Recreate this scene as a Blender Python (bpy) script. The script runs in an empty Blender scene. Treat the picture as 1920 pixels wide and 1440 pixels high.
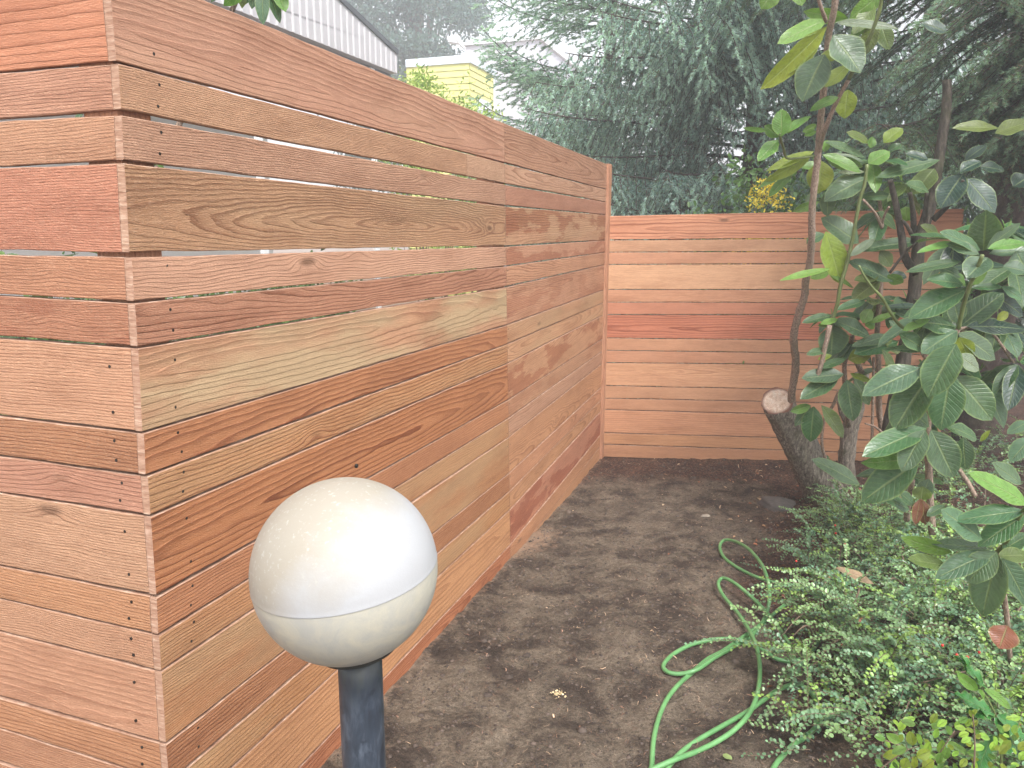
import bpy, math, random
import numpy as np
from mathutils import Vector, Matrix
R_ = math.radians
random.seed(7); rng = np.random.default_rng(7)
SC = bpy.context.scene; COL = SC.collection

# ------------------------------------------------------------------ camera
FPX = 1446.3; PT = R_(10.99); RL = R_(.207); CH = 1.761
cr, sr, cp, sp = math.cos(RL), math.sin(RL), math.cos(PT), math.sin(PT)
Rt = np.array([1., 0, 0]); Up = np.array([0, sp, cp]); Fw = np.array([0, cp, -sp])
ax = cr*Rt + sr*Up; ay = -sr*Rt + cr*Up; az = -Fw
cam = bpy.data.cameras.new('camera'); co = bpy.data.objects.new('camera', cam); COL.objects.link(co)
co.matrix_world = Matrix(((ax[0], ay[0], az[0], 0), (ax[1], ay[1], az[1], 0), (ax[2], ay[2], az[2], CH), (0, 0, 0, 1)))
cam.sensor_width = 36; cam.sensor_fit = 'HORIZONTAL'; cam.lens = 36*FPX/1920
cam.clip_start = .05; cam.clip_end = 500; SC.camera = co

# ------------------------------------------------------------------ light
SUN_EL, SUN_AZ = R_(52), R_(158)        # azimuth from +Y towards +X
w = bpy.data.worlds.new('World'); SC.world = w; w.use_nodes = True
nt = w.node_tree; bg = nt.nodes['Background']
sky = nt.nodes.new('ShaderNodeTexSky'); sky.sky_type = 'NISHITA'; sky.sun_disc = False
sky.sun_elevation = SUN_EL; sky.sun_rotation = SUN_AZ; sky.air_density = 1.0; sky.dust_density = 2.5; sky.ozone_density = .6
hs = nt.nodes.new('ShaderNodeHueSaturation'); hs.inputs['Saturation'].default_value = .22; hs.inputs['Value'].default_value = 1.0
nt.links.new(sky.outputs[0], hs.inputs['Color']); nt.links.new(hs.outputs[0], bg.inputs[0]); bg.inputs[1].default_value = .15
sl = bpy.data.lights.new('sun', 'SUN'); sl.energy = 2.2; sl.angle = R_(20); sl.color = (1, .97, .93)
so = bpy.data.objects.new('sun', sl); COL.objects.link(so)
sd = Vector((math.sin(SUN_AZ)*math.cos(SUN_EL), math.cos(SUN_AZ)*math.cos(SUN_EL), math.sin(SUN_EL)))
so.rotation_euler = sd.to_track_quat('Z', 'Y').to_euler()
SC.view_settings.view_transform = 'Standard'; SC.view_settings.look = 'None'
SC.view_settings.exposure = 1.5; SC.view_settings.gamma = 1; SC.view_settings.use_curve_mapping = False
SC.cycles.volume_bounces = 1; SC.cycles.max_bounces = 8; SC.cycles.volume_step_rate = 4
HAZE = .0125

# ------------------------------------------------------------------ helpers
def ray(x, y):
    a = x-960; b = y-720
    u = (a*cr+b*sr)/FPX; v = -(-a*sr+b*cr)/FPX
    return np.array([u, cp+v*sp, -sp+v*cp])
def P(x, y, Y):
    r = ray(x, y); return r*(Y/r[1]) + [0, 0, CH]
def onwall(x, y, o, d):
    r = ray(x, y); n = np.array([-d[1], d[0]]); return r*((n@o)/(n@r[:2])) + [0, 0, CH]
def gz(x, y):
    t = np.clip((5.6-np.asarray(y, float))/3.4, 0, 1.0)
    return .1*t*t*(3-2*t)*.98
def G(x, y):
    r = ray(x, y); z = .05
    for _ in range(12):
        p = r*((z-CH)/r[2]); z = float(gz(p[0], p[1]))
    return np.array([p[0], p[1], z])
def lin(c, k=1.0):
    return tuple((((v/255+.055)/1.055)**2.4 if v > 10 else v/255/12.92)*k for v in c[:3])
def tag(o, label=None, cat=None, group=None, kind=None):
    for k, v in (('label', label), ('category', cat), ('group', group), ('kind', kind)):
        if v: o[k] = v
    return o
def empty(name, loc, label, cat, group=None):
    o = bpy.data.objects.new(name, None); o.location = [float(c) for c in loc]; o.empty_display_size = .1
    COL.objects.link(o); tag(o, label, cat, group); return o
def mesh(name, V, F, mat, parent=None, smooth=True, cols=None, uvs=None, vecs=None, mi=None):
    """V (n,3) world coords; F list/array of equal or mixed size faces. cols: dict name->(n,4) point colours; uvs (loops,2)"""
    V = np.asarray(V, np.float32).reshape(-1, 3)
    if isinstance(F, np.ndarray):
        nf, k = F.shape; li = F.ravel(); ls = np.arange(nf)*k; lt = np.full(nf, k)
    else:
        lt = np.array([len(f) for f in F]); li = np.array([i for f in F for i in f]); ls = np.concatenate([[0], np.cumsum(lt)[:-1]]); nf = len(F)
    off = np.zeros(3)
    if parent is not None: off = np.array(parent.location)
    me = bpy.data.meshes.new(name)
    me.vertices.add(len(V)); me.vertices.foreach_set('co', (V-off).astype(np.float32).ravel())
    me.loops.add(len(li)); me.loops.foreach_set('vertex_index', li.astype(np.int32))
    me.polygons.add(nf); me.polygons.foreach_set('loop_start', ls.astype(np.int32)); me.polygons.foreach_set('loop_total', lt.astype(np.int32))
    me.polygons.foreach_set('use_smooth', np.full(nf, smooth, bool))
    for m in (mat if isinstance(mat, (list, tuple)) else [mat]): me.materials.append(m)
    if mi is not None: me.polygons.foreach_set('material_index', np.asarray(mi, np.int32))
    if uvs is not None:
        l = me.uv_layers.new(name='UVMap'); l.data.foreach_set('uv', np.asarray(uvs, np.float32).ravel())
    for n, c in (cols or {}).items():
        a = me.attributes.new(n, 'FLOAT_COLOR', 'POINT'); a.data.foreach_set('color', np.asarray(c, np.float32).ravel())
    for n, c in (vecs or {}).items():
        a = me.attributes.new(n, 'FLOAT_VECTOR', 'POINT'); a.data.foreach_set('vector', np.asarray(c, np.float32).ravel())
    me.update(); me.validate()
    o = bpy.data.objects.new(name, me); COL.objects.link(o)
    if parent is not None: o.parent = parent
    return o
class MB:
    def __init__(s): s.V = []; s.F = []; s.C = []; s.n = 0
    def add(s, V, F, c=(1, 1, 1, 1)):
        V = np.asarray(V, float).reshape(-1, 3)
        s.V.append(V); s.F += [tuple(int(i)+s.n for i in f) for f in F]; s.C.append(np.tile(np.asarray(c, float), (len(V), 1)) if np.ndim(c) == 1 else np.asarray(c)); s.n += len(V)
    def box(s, o, a, b, c, col=(1, 1, 1, 1)):
        o, a, b, c = [np.asarray(v, float) for v in (o, a, b, c)]
        s.add([o, o+a, o+a+b, o+b, o+c, o+a+c, o+a+b+c, o+b+c], [(0, 3, 2, 1), (4, 5, 6, 7), (0, 1, 5, 4), (1, 2, 6, 5), (2, 3, 7, 6), (3, 0, 4, 7)], col)
    def build(s, name, mat, parent=None, smooth=False, attr=True):
        return mesh(name, np.vstack(s.V), s.F, mat, parent, smooth, {'col': np.vstack(s.C)} if attr else None)
def nrm(v): v = np.asarray(v, float); return v/(np.linalg.norm(v)+1e-12)
def catmull(pts, n=8):
    pts = np.asarray(pts, float); p = np.vstack([2*pts[0]-pts[1], pts, 2*pts[-1]-pts[-2]]); out = []
    for i in range(1, len(p)-2):
        for t in np.arange(n)/n:
            out.append(.5*(2*p[i]+(p[i+1]-p[i-1])*t+(2*p[i-1]-5*p[i]+4*p[i+1]-p[i+2])*t*t+(3*p[i]-p[i-1]-3*p[i+1]+p[i+2])*t**3))
    out.append(p[-2]); return np.array(out)
def tube(pts, rad, k=8, cap=True, jit=0, seed=0):
    pts = np.asarray(pts, float); n = len(pts); rad = np.broadcast_to(np.asarray(rad, float), (n,))
    T = np.gradient(pts, axis=0); T /= np.linalg.norm(T, axis=1)[:, None]+1e-12
    N = nrm(np.cross(T[0], [0.3, .5, .81])); V = []
    rg = np.random.default_rng(seed)
    for i in range(n):
        N = nrm(N-T[i]*(N@T[i])); B = np.cross(T[i], N)
        for j in range(k):
            a = 2*math.pi*j/k; r = rad[i]*(1+jit*rg.normal())
            V.append(pts[i]+r*(math.cos(a)*N+math.sin(a)*B))
    F = [(i*k+j, i*k+(j+1) % k, (i+1)*k+(j+1) % k, (i+1)*k+j) for i in range(n-1) for j in range(k)]
    if cap: F += [tuple(range(k))[::-1], tuple((n-1)*k+j for j in range(k))]
    return np.array(V), F
# ------------------------------------------------------------------ materials
def new_mat(name):
    m = bpy.data.materials.new(name); m.use_nodes = True; return m, m.node_tree, m.node_tree.nodes['Principled BSDF']
class N:
    """tiny node helper"""
    def __init__(s, nt): s.nt = nt
    def n(s, t, **kw):
        x = s.nt.nodes.new('ShaderNode'+t)
        for k, v in kw.items(): setattr(x, k, v)
        return x
    def put(s, inp, v):
        if v is None: return
        if hasattr(v, 'is_output'): s.nt.links.new(v, inp)
        else:
            if isinstance(v, (tuple, list)) and len(v) == 3 and inp.type == 'RGBA': v = tuple(v)+(1,)
            inp.default_value = v
    def m(s, op, a, b=None, c=None, clamp=False):
        x = s.n('Math', operation=op, use_clamp=clamp); s.put(x.inputs[0], a); s.put(x.inputs[1], b)
        if c is not None: s.put(x.inputs[2], c)
        return x.outputs[0]
    def noise(s, vec, scale, detail=3, rough=.5, dist=0, out=0):
        x = s.n('TexNoise'); s.put(x.inputs['Vector'], vec); x.inputs['Scale'].default_value = scale; x.inputs['Detail'].default_value = detail
        x.inputs['Roughness'].default_value = rough; x.inputs['Distortion'].default_value = dist; return x.outputs[out]
    def ramp(s, f, *st):
        x = s.n('ValToRGB'); e = x.color_ramp.elements
        while len(e) < len(st): e.new(.5)
        for i, (p, c) in enumerate(st):
            e[i].position = p; e[i].color = tuple(c)+(1,) if isinstance(c, (tuple, list)) else (c, c, c, 1)
        s.put(x.inputs[0], f); return x.outputs[0]
    def mix(s, f, a, b, mode='MIX'):
        x = s.n('Mix', data_type='RGBA', blend_type=mode); s.put(x.inputs['Factor'], f); s.put(x.inputs['A'], a); s.put(x.inputs['B'], b); return x.outputs['Result']
    def vm(s, op, a, b=None):
        x = s.n('VectorMath', operation=op); s.put(x.inputs[0], a); s.put(x.inputs[1], b); return x.outputs[1 if op == 'LENGTH' else 0]
    def sep(s, v): x = s.n('SeparateXYZ'); s.put(x.inputs[0], v); return x.outputs
    def comb(s, a, b, c): x = s.n('CombineXYZ'); s.put(x.inputs[0], a); s.put(x.inputs[1], b); s.put(x.inputs[2], c); return x.outputs[0]
    def attr(s, name, out='Color'): x = s.n('Attribute', attribute_name=name); return x.outputs[out]
    def bump(s, h, dist, strength=1, normal=None):
        x = s.n('Bump'); s.put(x.inputs['Height'], h); x.inputs['Distance'].default_value = dist; x.inputs['Strength'].default_value = strength
        if normal is not None: s.put(x.inputs['Normal'], normal)
        return x.outputs[0]
    def pos(s): return s.n('NewGeometry').outputs['Position']
    def obj(s): return s.n('TexCoord').outputs['Object']
def simple(name, col, rough=.6, metal=0, bumpsc=None, bumpd=.001, var=.0, varsc=5, spec=.5, attr=False):
    m, nt, b = new_mat(name); n = N(nt); c = col
    b.inputs['Roughness'].default_value = rough; b.inputs['Metallic'].default_value = metal; b.inputs['Specular IOR Level'].default_value = spec
    src = n.attr('col') if attr else None
    if var:
        f = n.ramp(n.noise(n.obj(), varsc, 5, .6), (.3, 1-var), (.7, 1+var))
        src = n.mix(1, src if attr else tuple(c), f, 'MULTIPLY')
    if src is not None: nt.links.new(src, b.inputs['Base Color'])
    else: b.inputs['Base Color'].default_value = tuple(c)+(1,)
    if bumpsc: nt.links.new(n.bump(n.noise(n.obj(), bumpsc, 4, .6), bumpd), b.inputs['Normal'])
    return m

def cedar_mat():
    m, nt, b = new_mat('rough_sawn_cedar'); n = N(nt)
    g = n.attr('gco', 'Vector'); col = n.attr('bcol'); par = n.attr('bpar'); ps = n.n('SeparateColor'); n.put(ps.inputs[0], par)
    uvw = n.attr('guv', 'Vector')               # u (m), v (m), seed
    u, v, sd = n.sep(uvw)
    gx, gy, gzz = n.sep(g)
    # slow wander of the rings + knots
    lowv = n.comb(n.m('MULTIPLY', u, 1.6), n.m('MULTIPLY', v, 7.0), n.m('MULTIPLY', sd, 37.0))
    low = n.noise(lowv, 1.0, 3, .55)
    midv = n.comb(n.m('MULTIPLY', u, 9.0), n.m('MULTIPLY', v, 42.0), n.m('MULTIPLY', sd, 11.0))
    mid = n.noise(midv, 1.0, 2, .5)
    vo = n.n('TexVoronoi'); vo.inputs['Scale'].default_value = 1.0
    n.put(vo.inputs['Vector'], n.comb(n.m('MULTIPLY', u, 1.5), n.m('MULTIPLY', v, 4.5), n.m('MULTIPLY', sd, 91.0)))
    kd = vo.outputs['Distance']
    kn = n.m('EXPONENT', n.m('MULTIPLY', n.m('MULTIPLY', kd, kd), -90.0))
    r = n.m('SQRT', n.m('ADD', n.m('MULTIPLY', gy, gy), n.m('MULTIPLY', gzz, gzz)))
    r = n.m('ADD', r, n.m('MULTIPLY', n.m('SUBTRACT', low, .5), .05))
    r = n.m('ADD', r, n.m('MULTIPLY', n.m('SUBTRACT', mid, .5), .005))
    r = n.m('ADD', r, n.m('MULTIPLY', kn, .022))
    rag = n.noise(n.comb(n.m('MULTIPLY', u, 150.0), n.m('MULTIPLY', v, 420.0), n.m('MULTIPLY', sd, 7.0)), 1.0, 2, .6)
    r = n.m('ADD', r, n.m('MULTIPLY', n.m('SUBTRACT', rag, .5), .0022))
    ph = n.m('MULTIPLY', r, ps.outputs[0])       # rings per metre
    fr = n.m('FRACT', ph)
    fl = n.m('FLOOR', ph)
    wn = n.n('TexWhiteNoise', noise_dimensions='2D'); n.put(wn.inputs['Vector'], n.comb(fl, sd, 0.0))
    late = n.ramp(fr, (0, 0.0), (.45, .12), (.82, .95), (.93, 1.0), (1.0, .05))
    dark = n.m('MULTIPLY', n.m('MULTIPLY', late, n.m('ADD', n.m('MULTIPLY', wn.outputs[0], .8), .25)), ps.outputs[1])
    # saw fuzz: fine fibres along the grain
    fib = n.noise(n.comb(n.m('MULTIPLY', u, 22.0), n.m('MULTIPLY', v, 620.0), n.m('MULTIPLY', sd, 5.0)), 1.0, 3, .65)
    tooth = n.noise(n.comb(n.m('MULTIPLY', u, 150.0), n.m('MULTIPLY', v, 420.0), n.m('MULTIPLY', sd, 7.0)), 1.0, 2, .6)
    blot = n.noise(n.comb(n.m('MULTIPLY', u, 3.0), n.m('MULTIPLY', v, 12.0), n.m('MULTIPLY', sd, 3.0)), 1.0, 4, .6)
    c1 = n.mix(dark, col, n.mix(1.0, col, (.46, .30, .21), 'MULTIPLY'))
    c1 = n.mix(1.0, c1, n.ramp(fib, (.25, .78), (.75, 1.16)), 'MULTIPLY')
    c1 = n.mix(1.0, c1, n.ramp(blot, (.25, (.8, .74, .70)), (.5, (1, 1, 1)), (.75, (1.1, 1.12, 1.12))), 'MULTIPLY')
    fz = n.m('MULTIPLY', n.ramp(n.m('MULTIPLY', fib, tooth), (.26, 0.0), (.42, 1.0)), n.m('MULTIPLY', ps.outputs[2], .34))
    c1 = n.mix(fz, c1, n.mix(1.0, n.mix(.35, c1, (.80, .66, .50)), (1.15, 1.12, 1.08), 'MULTIPLY'))
    # straw-coloured sapwood and wet-looking stain patches with shapes of their own
    ex = n.n('SeparateColor'); n.put(ex.inputs[0], n.attr('bext'))
    sapn = n.noise(n.comb(n.m('MULTIPLY', u, 1.1), n.m('MULTIPLY', v, 6.0), n.m('MULTIPLY', sd, 19.0)), 1.0, 4, .55)
    sap = n.m('MULTIPLY', n.ramp(sapn, (.42, 0.0), (.56, 1.0)), ex.outputs[1])
    c1 = n.mix(sap, c1, n.mix(1.0, n.mix(.42, c1, (.42, .38, .24)), (1, 1, .95), 'MULTIPLY'))
    stn = n.noise(n.comb(n.m('MULTIPLY', u, 2.4), n.m('MULTIPLY', v, 9.0), n.m('MULTIPLY', sd, 23.0)), 1.0, 5, .6)
    st = n.m('MULTIPLY', n.ramp(stn, (.50, 0.0), (.53, 1.0)), ex.outputs[0])
    c1 = n.mix(st, c1, n.mix(1.0, c1, (.74, .56, .50), 'MULTIPLY'))
    kc = n.ramp(kd, (.03, 1.0), (.075, 0.0))
    c1 = n.mix(n.m('MULTIPLY', kc, .75), c1, (.13, .06, .03))
    nt.links.new(c1, b.inputs['Base Color'])
    rr = n.m('ADD', n.m('MULTIPLY', fib, .2), .52); nt.links.new(rr, b.inputs['Roughness']); b.inputs['Specular IOR Level'].default_value = .35
    h = n.m('ADD', n.m('MULTIPLY', late, .55), n.m('MULTIPLY', n.m('MULTIPLY', fib, tooth), 1.6))
    h = n.m('MULTIPLY', h, ps.outputs[2])
    nt.links.new(n.bump(h, .0034, 1.0), b.inputs['Normal'])
    return m
M = {}
M['cedar'] = cedar_mat()
def endgrain_lit_edge():
    m, nt, b = new_mat('end_grain_and_lit_edge'); n = N(nt)
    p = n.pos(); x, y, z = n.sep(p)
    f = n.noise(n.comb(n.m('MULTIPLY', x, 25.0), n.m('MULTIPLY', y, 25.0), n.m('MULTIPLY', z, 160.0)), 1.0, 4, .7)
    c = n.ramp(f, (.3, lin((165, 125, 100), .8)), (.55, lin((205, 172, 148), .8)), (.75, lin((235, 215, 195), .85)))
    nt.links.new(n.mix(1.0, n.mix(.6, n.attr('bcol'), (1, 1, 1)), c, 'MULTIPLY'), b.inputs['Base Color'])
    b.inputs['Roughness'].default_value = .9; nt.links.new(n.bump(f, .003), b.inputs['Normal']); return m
M['end'] = endgrain_lit_edge()
M['nail'] = simple('nail_steel', (.03, .025, .022), .5, .6)

# ------------------------------------------------------------------ ground
def soil_mat():
    m, nt, b = new_mat('bare_soil'); n = N(nt); p = n.pos(); x, y, z = n.sep(p)
    big = n.noise(p, .9, 4, .55, .6); md = n.noise(p, 5, 6, .65, .5); fi = n.noise(p, 60, 5, .7); gr = n.noise(p, 230, 3, .7)
    base = n.ramp(md, (.28, (.036, .025, .019)), (.42, (.078, .056, .042)), (.54, (.175, .135, .098)), (.74, (.27, .215, .16)))
    red = n.ramp(n.m('ADD', fi, n.m('MULTIPLY', n.m('SUBTRACT', md, .5), .6)), (.3, (.022, .011, .008)), (.55, (.095, .045, .030)), (.8, (.23, .115, .075)))
    # mulch to the right and at the back, trodden soil in the middle
    mm = n.m('ADD', n.m('MULTIPLY', n.m('SUBTRACT', x, n.m('ADD', n.m('MULTIPLY', y, .22), .28)), 1.4), n.m('MULTIPLY', n.m('SUBTRACT', big, .5), 3.2))
    mb = n.m('ADD', n.m('MULTIPLY', n.m('SUBTRACT', y, 5.15), 2.2), n.m('MULTIPLY', n.m('SUBTRACT', big, .5), 3.0))
    mk = n.m('MAXIMUM', n.ramp(mm, (.2, 0.0), (.75, 1.0)), n.ramp(mb, (.1, 0.0), (.7, 1.0)))
    c = n.mix(mk, base, red)
    c = n.mix(1.0, c, n.ramp(fi, (.3, .50), (.5, 1.0), (.72, 1.45)), 'MULTIPLY')
    c = n.mix(1.0, c, n.ramp(gr, (.30, .35), (.45, .9), (.55, 1.05), (.72, 1.7)), 'MULTIPLY')
    dk = n.ramp(n.noise(p, 2.2, 5, .6, 1.2), (.50, 0.0), (.72, 1.0))
    c = n.mix(n.m('MULTIPLY', dk, .38), c, n.mix(1.0, c, (.42, .40, .42), 'MULTIPLY'))
    # sawdust left along the foot of the new fence
    t = n.m('SUBTRACT', n.m('ADD', x, .608), n.m('MULTIPLY', n.m('SUBTRACT', y, 2.168), .3434))   # metres right of the fence foot
    yy = n.m('SUBTRACT', y, 4.15)
    sw = n.m('SUBTRACT', n.m('SUBTRACT', .95, n.m('MULTIPLY', t, 2.6)), n.m('MULTIPLY', n.m('MULTIPLY', yy, yy), 4.5))
    sw2 = n.m('SUBTRACT', n.m('SUBTRACT', .60, n.m('MULTIPLY', t, 4.5)), 0.0)
    sw3 = n.m('MAXIMUM', sw, sw2)
    ss = n.ramp(n.m('ADD', sw3, n.m('MULTIPLY', n.m('SUBTRACT', n.noise(p, 22, 5, .75), .5), 1.5)), (.42, 0.0), (.8, .85))
    far = n.ramp(y, (0.0, 1.0), (1.0, 1.0))
    c = n.mix(ss, c, n.mix(fi, (.24, .13, .08), (.50, .36, .25)))
    nt.links.new(c, b.inputs['Base Color']); b.inputs['Roughness'].default_value = .95; b.inputs['Specular IOR Level'].default_value = .25
    h = n.m('ADD', n.m('ADD', n.m('MULTIPLY', md, .9), n.m('MULTIPLY', fi, .45)), n.m('MULTIPLY', gr, .2))
    nt.links.new(n.bump(h, .055), b.inputs['Normal']); return m
def fbm(x, y, sc, oc=5, seed=1):
    rg = np.random.default_rng(seed); out = np.zeros_like(x); a = 1
    for o in range(oc):
        for k in range(4):
            th = rg.uniform(0, 2*math.pi); f = sc*2**o*rg.uniform(.7, 1.3); phs = rg.uniform(0, 6.28, 2)
            out += a*np.sin((x*math.cos(th)+y*math.sin(th))*f+phs[0]+1.3*np.sin((-x*math.sin(th)+y*math.cos(th))*f*.7+phs[1]))/4
        a *= .5
    return out
_RG = np.random.default_rng(99).normal(size=(3, 256, 256))
def vnoise(x, y, cell, k):
    u = np.asarray(x)/cell+50.3; v = np.asarray(y)/cell+17.7; i = np.floor(u).astype(int); j = np.floor(v).astype(int); fu = u-i; fv = v-j; fu = fu*fu*(3-2*fu); fv = fv*fv*(3-2*fv); A = _RG[k]
    g = lambda a, b: A[a % 256, b % 256]
    return (g(i, j)*(1-fu)+g(i+1, j)*fu)*(1-fv)+(g(i, j+1)*(1-fu)+g(i+1, j+1)*fu)*fv
def relief(x, y):
    return .006*fbm(x, y, 4, 3)+.0042*vnoise(x, y, .09, 0)+.0030*vnoise(x, y, .041, 1)+.0024*np.maximum(vnoise(x, y, .019, 2), -.3)
def build_ground():
    xs = np.concatenate([[-90, -50, -25, -12, -6, -3], np.arange(-1.6, 4.2, .0125), [4.6, 5.2, 6, 8, 12, 20, 35, 60, 90]])
    ys = np.concatenate([[-30, -12, -5, -1, .3, .8], np.arange(1.1, 6.6, .0125), [7, 7.6, 8.5, 10, 13, 18, 30, 50, 90, 150]])
    X, Y = np.meshgrid(xs, ys); near = (X > -1.6)&(X < 4.2)&(Y > 1.1)&(Y < 6.6)
    Z = gz(X, Y)+np.where(near, relief(X, Y), 0)
    V = np.stack([X, Y, Z], -1).reshape(-1, 3); nx = len(xs); ny = len(ys)
    i, j = np.meshgrid(np.arange(nx-1), np.arange(ny-1)); a = (j*nx+i).ravel()
    F = np.stack([a, a+1, a+nx+1, a+nx], 1)
    tag(mesh('ground', V, F, soil_mat(), smooth=True), kind='structure')
build_ground()

# ------------------------------------------------------------------ the cedar fences
A0 = np.array([-.795, 1.618]); B0 = np.array([.719, 5.982]); tL = 2.799; tC = -.032
D = nrm(B0-A0); DL = np.array([math.cos(tL), math.sin(tL)]); DC = np.array([math.cos(tC), math.sin(tC)])
NR = np.array([D[1], -D[0]])            # long fence front normal (towards the yard, +x)
def back_of(front): return -front
# per row pixel heights of (top, bottom) measured at the front corner, the mid joint, the back corner
Apx = {1: ((218, -60), (218, 113)), 2: ((222, 120), (227, 205)), 3: ((228, 216), (232, 299)), 4: ((233, 306), (243, 473)), 5: ((247, 483), (251, 564)), 6: ((253, 569), (258, 649)),
       7: ((259, 654), (267, 809)), 8: ((270, 813), (273, 890)), 9: ((277, 894), (282, 965)), 10: ((283, 970), (293, 1115)), 11: ((294, 1121), (297, 1189)),
       12: ((298, 1193), (302, 1257)), 13: ((303, 1261), (311, 1393))}
Jtb = {1: (231, 304), 2: (307, 343), 3: (347, 384), 4: (387, 460), 5: (463, 498), 6: (500, 536), 7: (539, 608), 8: (610, 644), 9: (646, 680), 10: (682, 749), 11: (751, 783), 12: (785, 819),
       13: (820.5, 886), 14: (888, 920), 15: (922, 955), 16: (957, 1020), 17: (1022, 1053), 18: (1055, 1086)}
Btb = {1: (308, 354.6), 2: (356, 378), 3: (379.5, 402), 4: (403.5, 449), 5: (451, 472), 6: (473.5, 495), 7: (496.5, 542), 8: (543.3, 566), 9: (567, 589), 10: (590.3, 633), 11: (634.3, 656),
       12: (657.3, 679), 13: (680.5, 722), 14: (723.5, 745.5), 15: (747, 767), 16: (768.5, 810.5), 17: (812, 832), 18: (833.5, 856)}
Ltb = {1: (-90, 133), 2: (137, 222), 3: (228, 311), 4: (315, 469), 5: (478, 551), 6: (555, 629), 7: (635, 778), 8: (782, 853), 9: (856, 922), 10: (925, 1059), 11: (1062, 1122), 12: (1125, 1185),
       13: (1188, 1307), 14: (1310.5, 1365), 15: (1368, 1427)}
Ctop = {4: 399, 5: 448.5, 6: 472.5, 7: 495.5, 8: 543.5, 9: 567.5, 10: 590.5, 11: 637.5, 12: 661.5, 13: 683.5, 14: 729.5, 15: 753.5, 16: 776.5, 17: 820.5, 18: 843.5}
Cbot = {4: 447, 5: 471, 6: 494, 7: 542, 8: 566, 9: 589, 10: 636, 11: 660, 12: 682, 13: 728, 14: 752, 15: 775, 16: 819, 17: 842, 18: 866}
jx = lambda y: 945+(y-231)*12/809
bx = lambda y: 1138-(y-308)*10/547
rows = range(1, 19)
J3 = {r: [onwall(jx(y), y, A0, D) for y in Jtb[r]] for r in rows}
B3 = {r: [onwall(bx(y), y, A0, D) for y in Btb[r]] for r in rows}
A3 = {}
for r in rows:
    if r in Apx and r > 1: A3[r] = [onwall(*q, A0, D) for q in Apx[r]]
    elif r == 1:
        b = onwall(218, 113, A0, D); A3[r] = [np.array([b[0], b[1], 2.282]), b]
    else:
        dz = A3[13][1][2]-J3[13][1][2]; q = A3[13][1]
        A3[r] = [np.array([q[0], q[1], J3[r][k][2]+dz]) for k in (0, 1)]
L3 = {}
for r in rows:
    if r in Ltb and r > 1: L3[r] = [onwall(0, y, A0, DL) for y in Ltb[r]]
    elif r == 1:
        b = onwall(0, 133, A0, DL); L3[r] = [np.array([b[0], b[1], 2.29]), b]
    else:
        dz = L3[15][1][2]-A3[15][1][2]; L3[r] = [np.array([L3[15][1][0], L3[15][1][1], A3[r][k][2]+dz]) for k in (0, 1)]
BF = {}; 
CB = nrm(DC)
for r in range(4, 19):
    t0 = Btb[r][0]+(1.5 if r == 4 else 0)
    BF[r] = ([onwall(bx(y), y, B0, DC) for y in (t0, Btb[r][1])], [onwall(1430, y, B0, DC) for y in (Ctop[r], Cbot[r])])

def board(mb, e0, e1, nback, th, col, rings=190, ringdark=.8, rough=1.0, stain=0, sap=0, v0=None, d0=None, slope=None, seed=None, nseg=30):
    """e0/e1 = (top, bottom) 3D points at both ends, on the front face; nback 2D unit vector into the board"""
    t0, b0 = e0; t1, b1 = e1; L = np.linalg.norm(t1-t0); hgt = t0[2]-b0[2]
    seed = random.random() if seed is None else seed
    v0 = random.choice([-1, 1])*random.uniform(.0, .16) if v0 is None else v0
    d0 = random.uniform(-.05, .12) if d0 is None else d0
    slope = random.choice([-1, 1])*random.uniform(.015, .06) if slope is None else slope
    nb = np.array([nback[0], nback[1], 0.])
    S = np.linspace(0, 1, nseg+1)
    rg = np.random.default_rng(int(seed*1e6))
    def wob(a): 
        w_ = rg.normal(size=nseg+1); w_ = np.convolve(w_, [.25, .5, .25], 'same'); return w_*a
    wt, wb, wc = wob(.0009), wob(.0009), wob(.0008)
    bow = .002*np.sin(S*math.pi)*rg.normal()
    # profile: 8 points round (front bottom..front top, chamfers, back)
    prof = [(0, .0, .0012), (0, .5, 0), (0, 1., -.0012)]
    V = []; GC = []; GU = []
    for i, s in enumerate(S):
        T = t0+(t1-t0)*s; Bm = b0+(b1-b0)*s
        T = T+[0, 0, wt[i]]; Bm = Bm+[0, 0, wb[i]]
        up = T-Bm; H_ = up[2]; upn = up/H_
        pts = [Bm+nb*.0018, Bm+upn*.0018, Bm+up*.5+nb*(wc[i]-.0004), T-upn*.0018, T+nb*.0018, T+nb*th, Bm+up*.5+nb*th, Bm+nb*th]
        pts = [p+nb*bow[i] for p in pts]
        u = s*L
        for q in pts:
            v_ = (q-Bm)[2]; dep = (q-Bm)@nb
            GC.append((u, v_-.5*hgt-v0, d0+slope*(u-L*.5)+dep)); GU.append((u+seed*7, v_+dep, seed))
        V += pts
    k = 8; F = []; mi = []
    for i in range(nseg):
        for j in range(k):
            F.append((i*k+j, (i+1)*k+j, (i+1)*k+(j+1) % k, i*k+(j+1) % k)); mi.append(1 if j in (3, 4) else 0)  # pale sawn top edge and chamfer, sky-lit bright line painted in
    F += [tuple(range(k)), tuple(nseg*k+j for j in range(k))[::-1]]; mi += [1, 1]
    nV = len(V)
    mb['V'] += V; mb['F'] += [tuple(a+mb['n'] for a in f) for f in F]; mb['mi'] += mi; mb['gco'] += GC; mb['guv'] += GU
    mb['bcol'] += [tuple(col)+(1,)]*nV; mb['bpar'] += [(rings, ringdark, rough, 1)]*nV; mb['bext'] += [(stain, sap, 0, 1)]*nV; mb['n'] += nV
def newb(): return dict(V=[], F=[], mi=[], gco=[], guv=[], bcol=[], bpar=[], bext=[], n=0)
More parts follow.
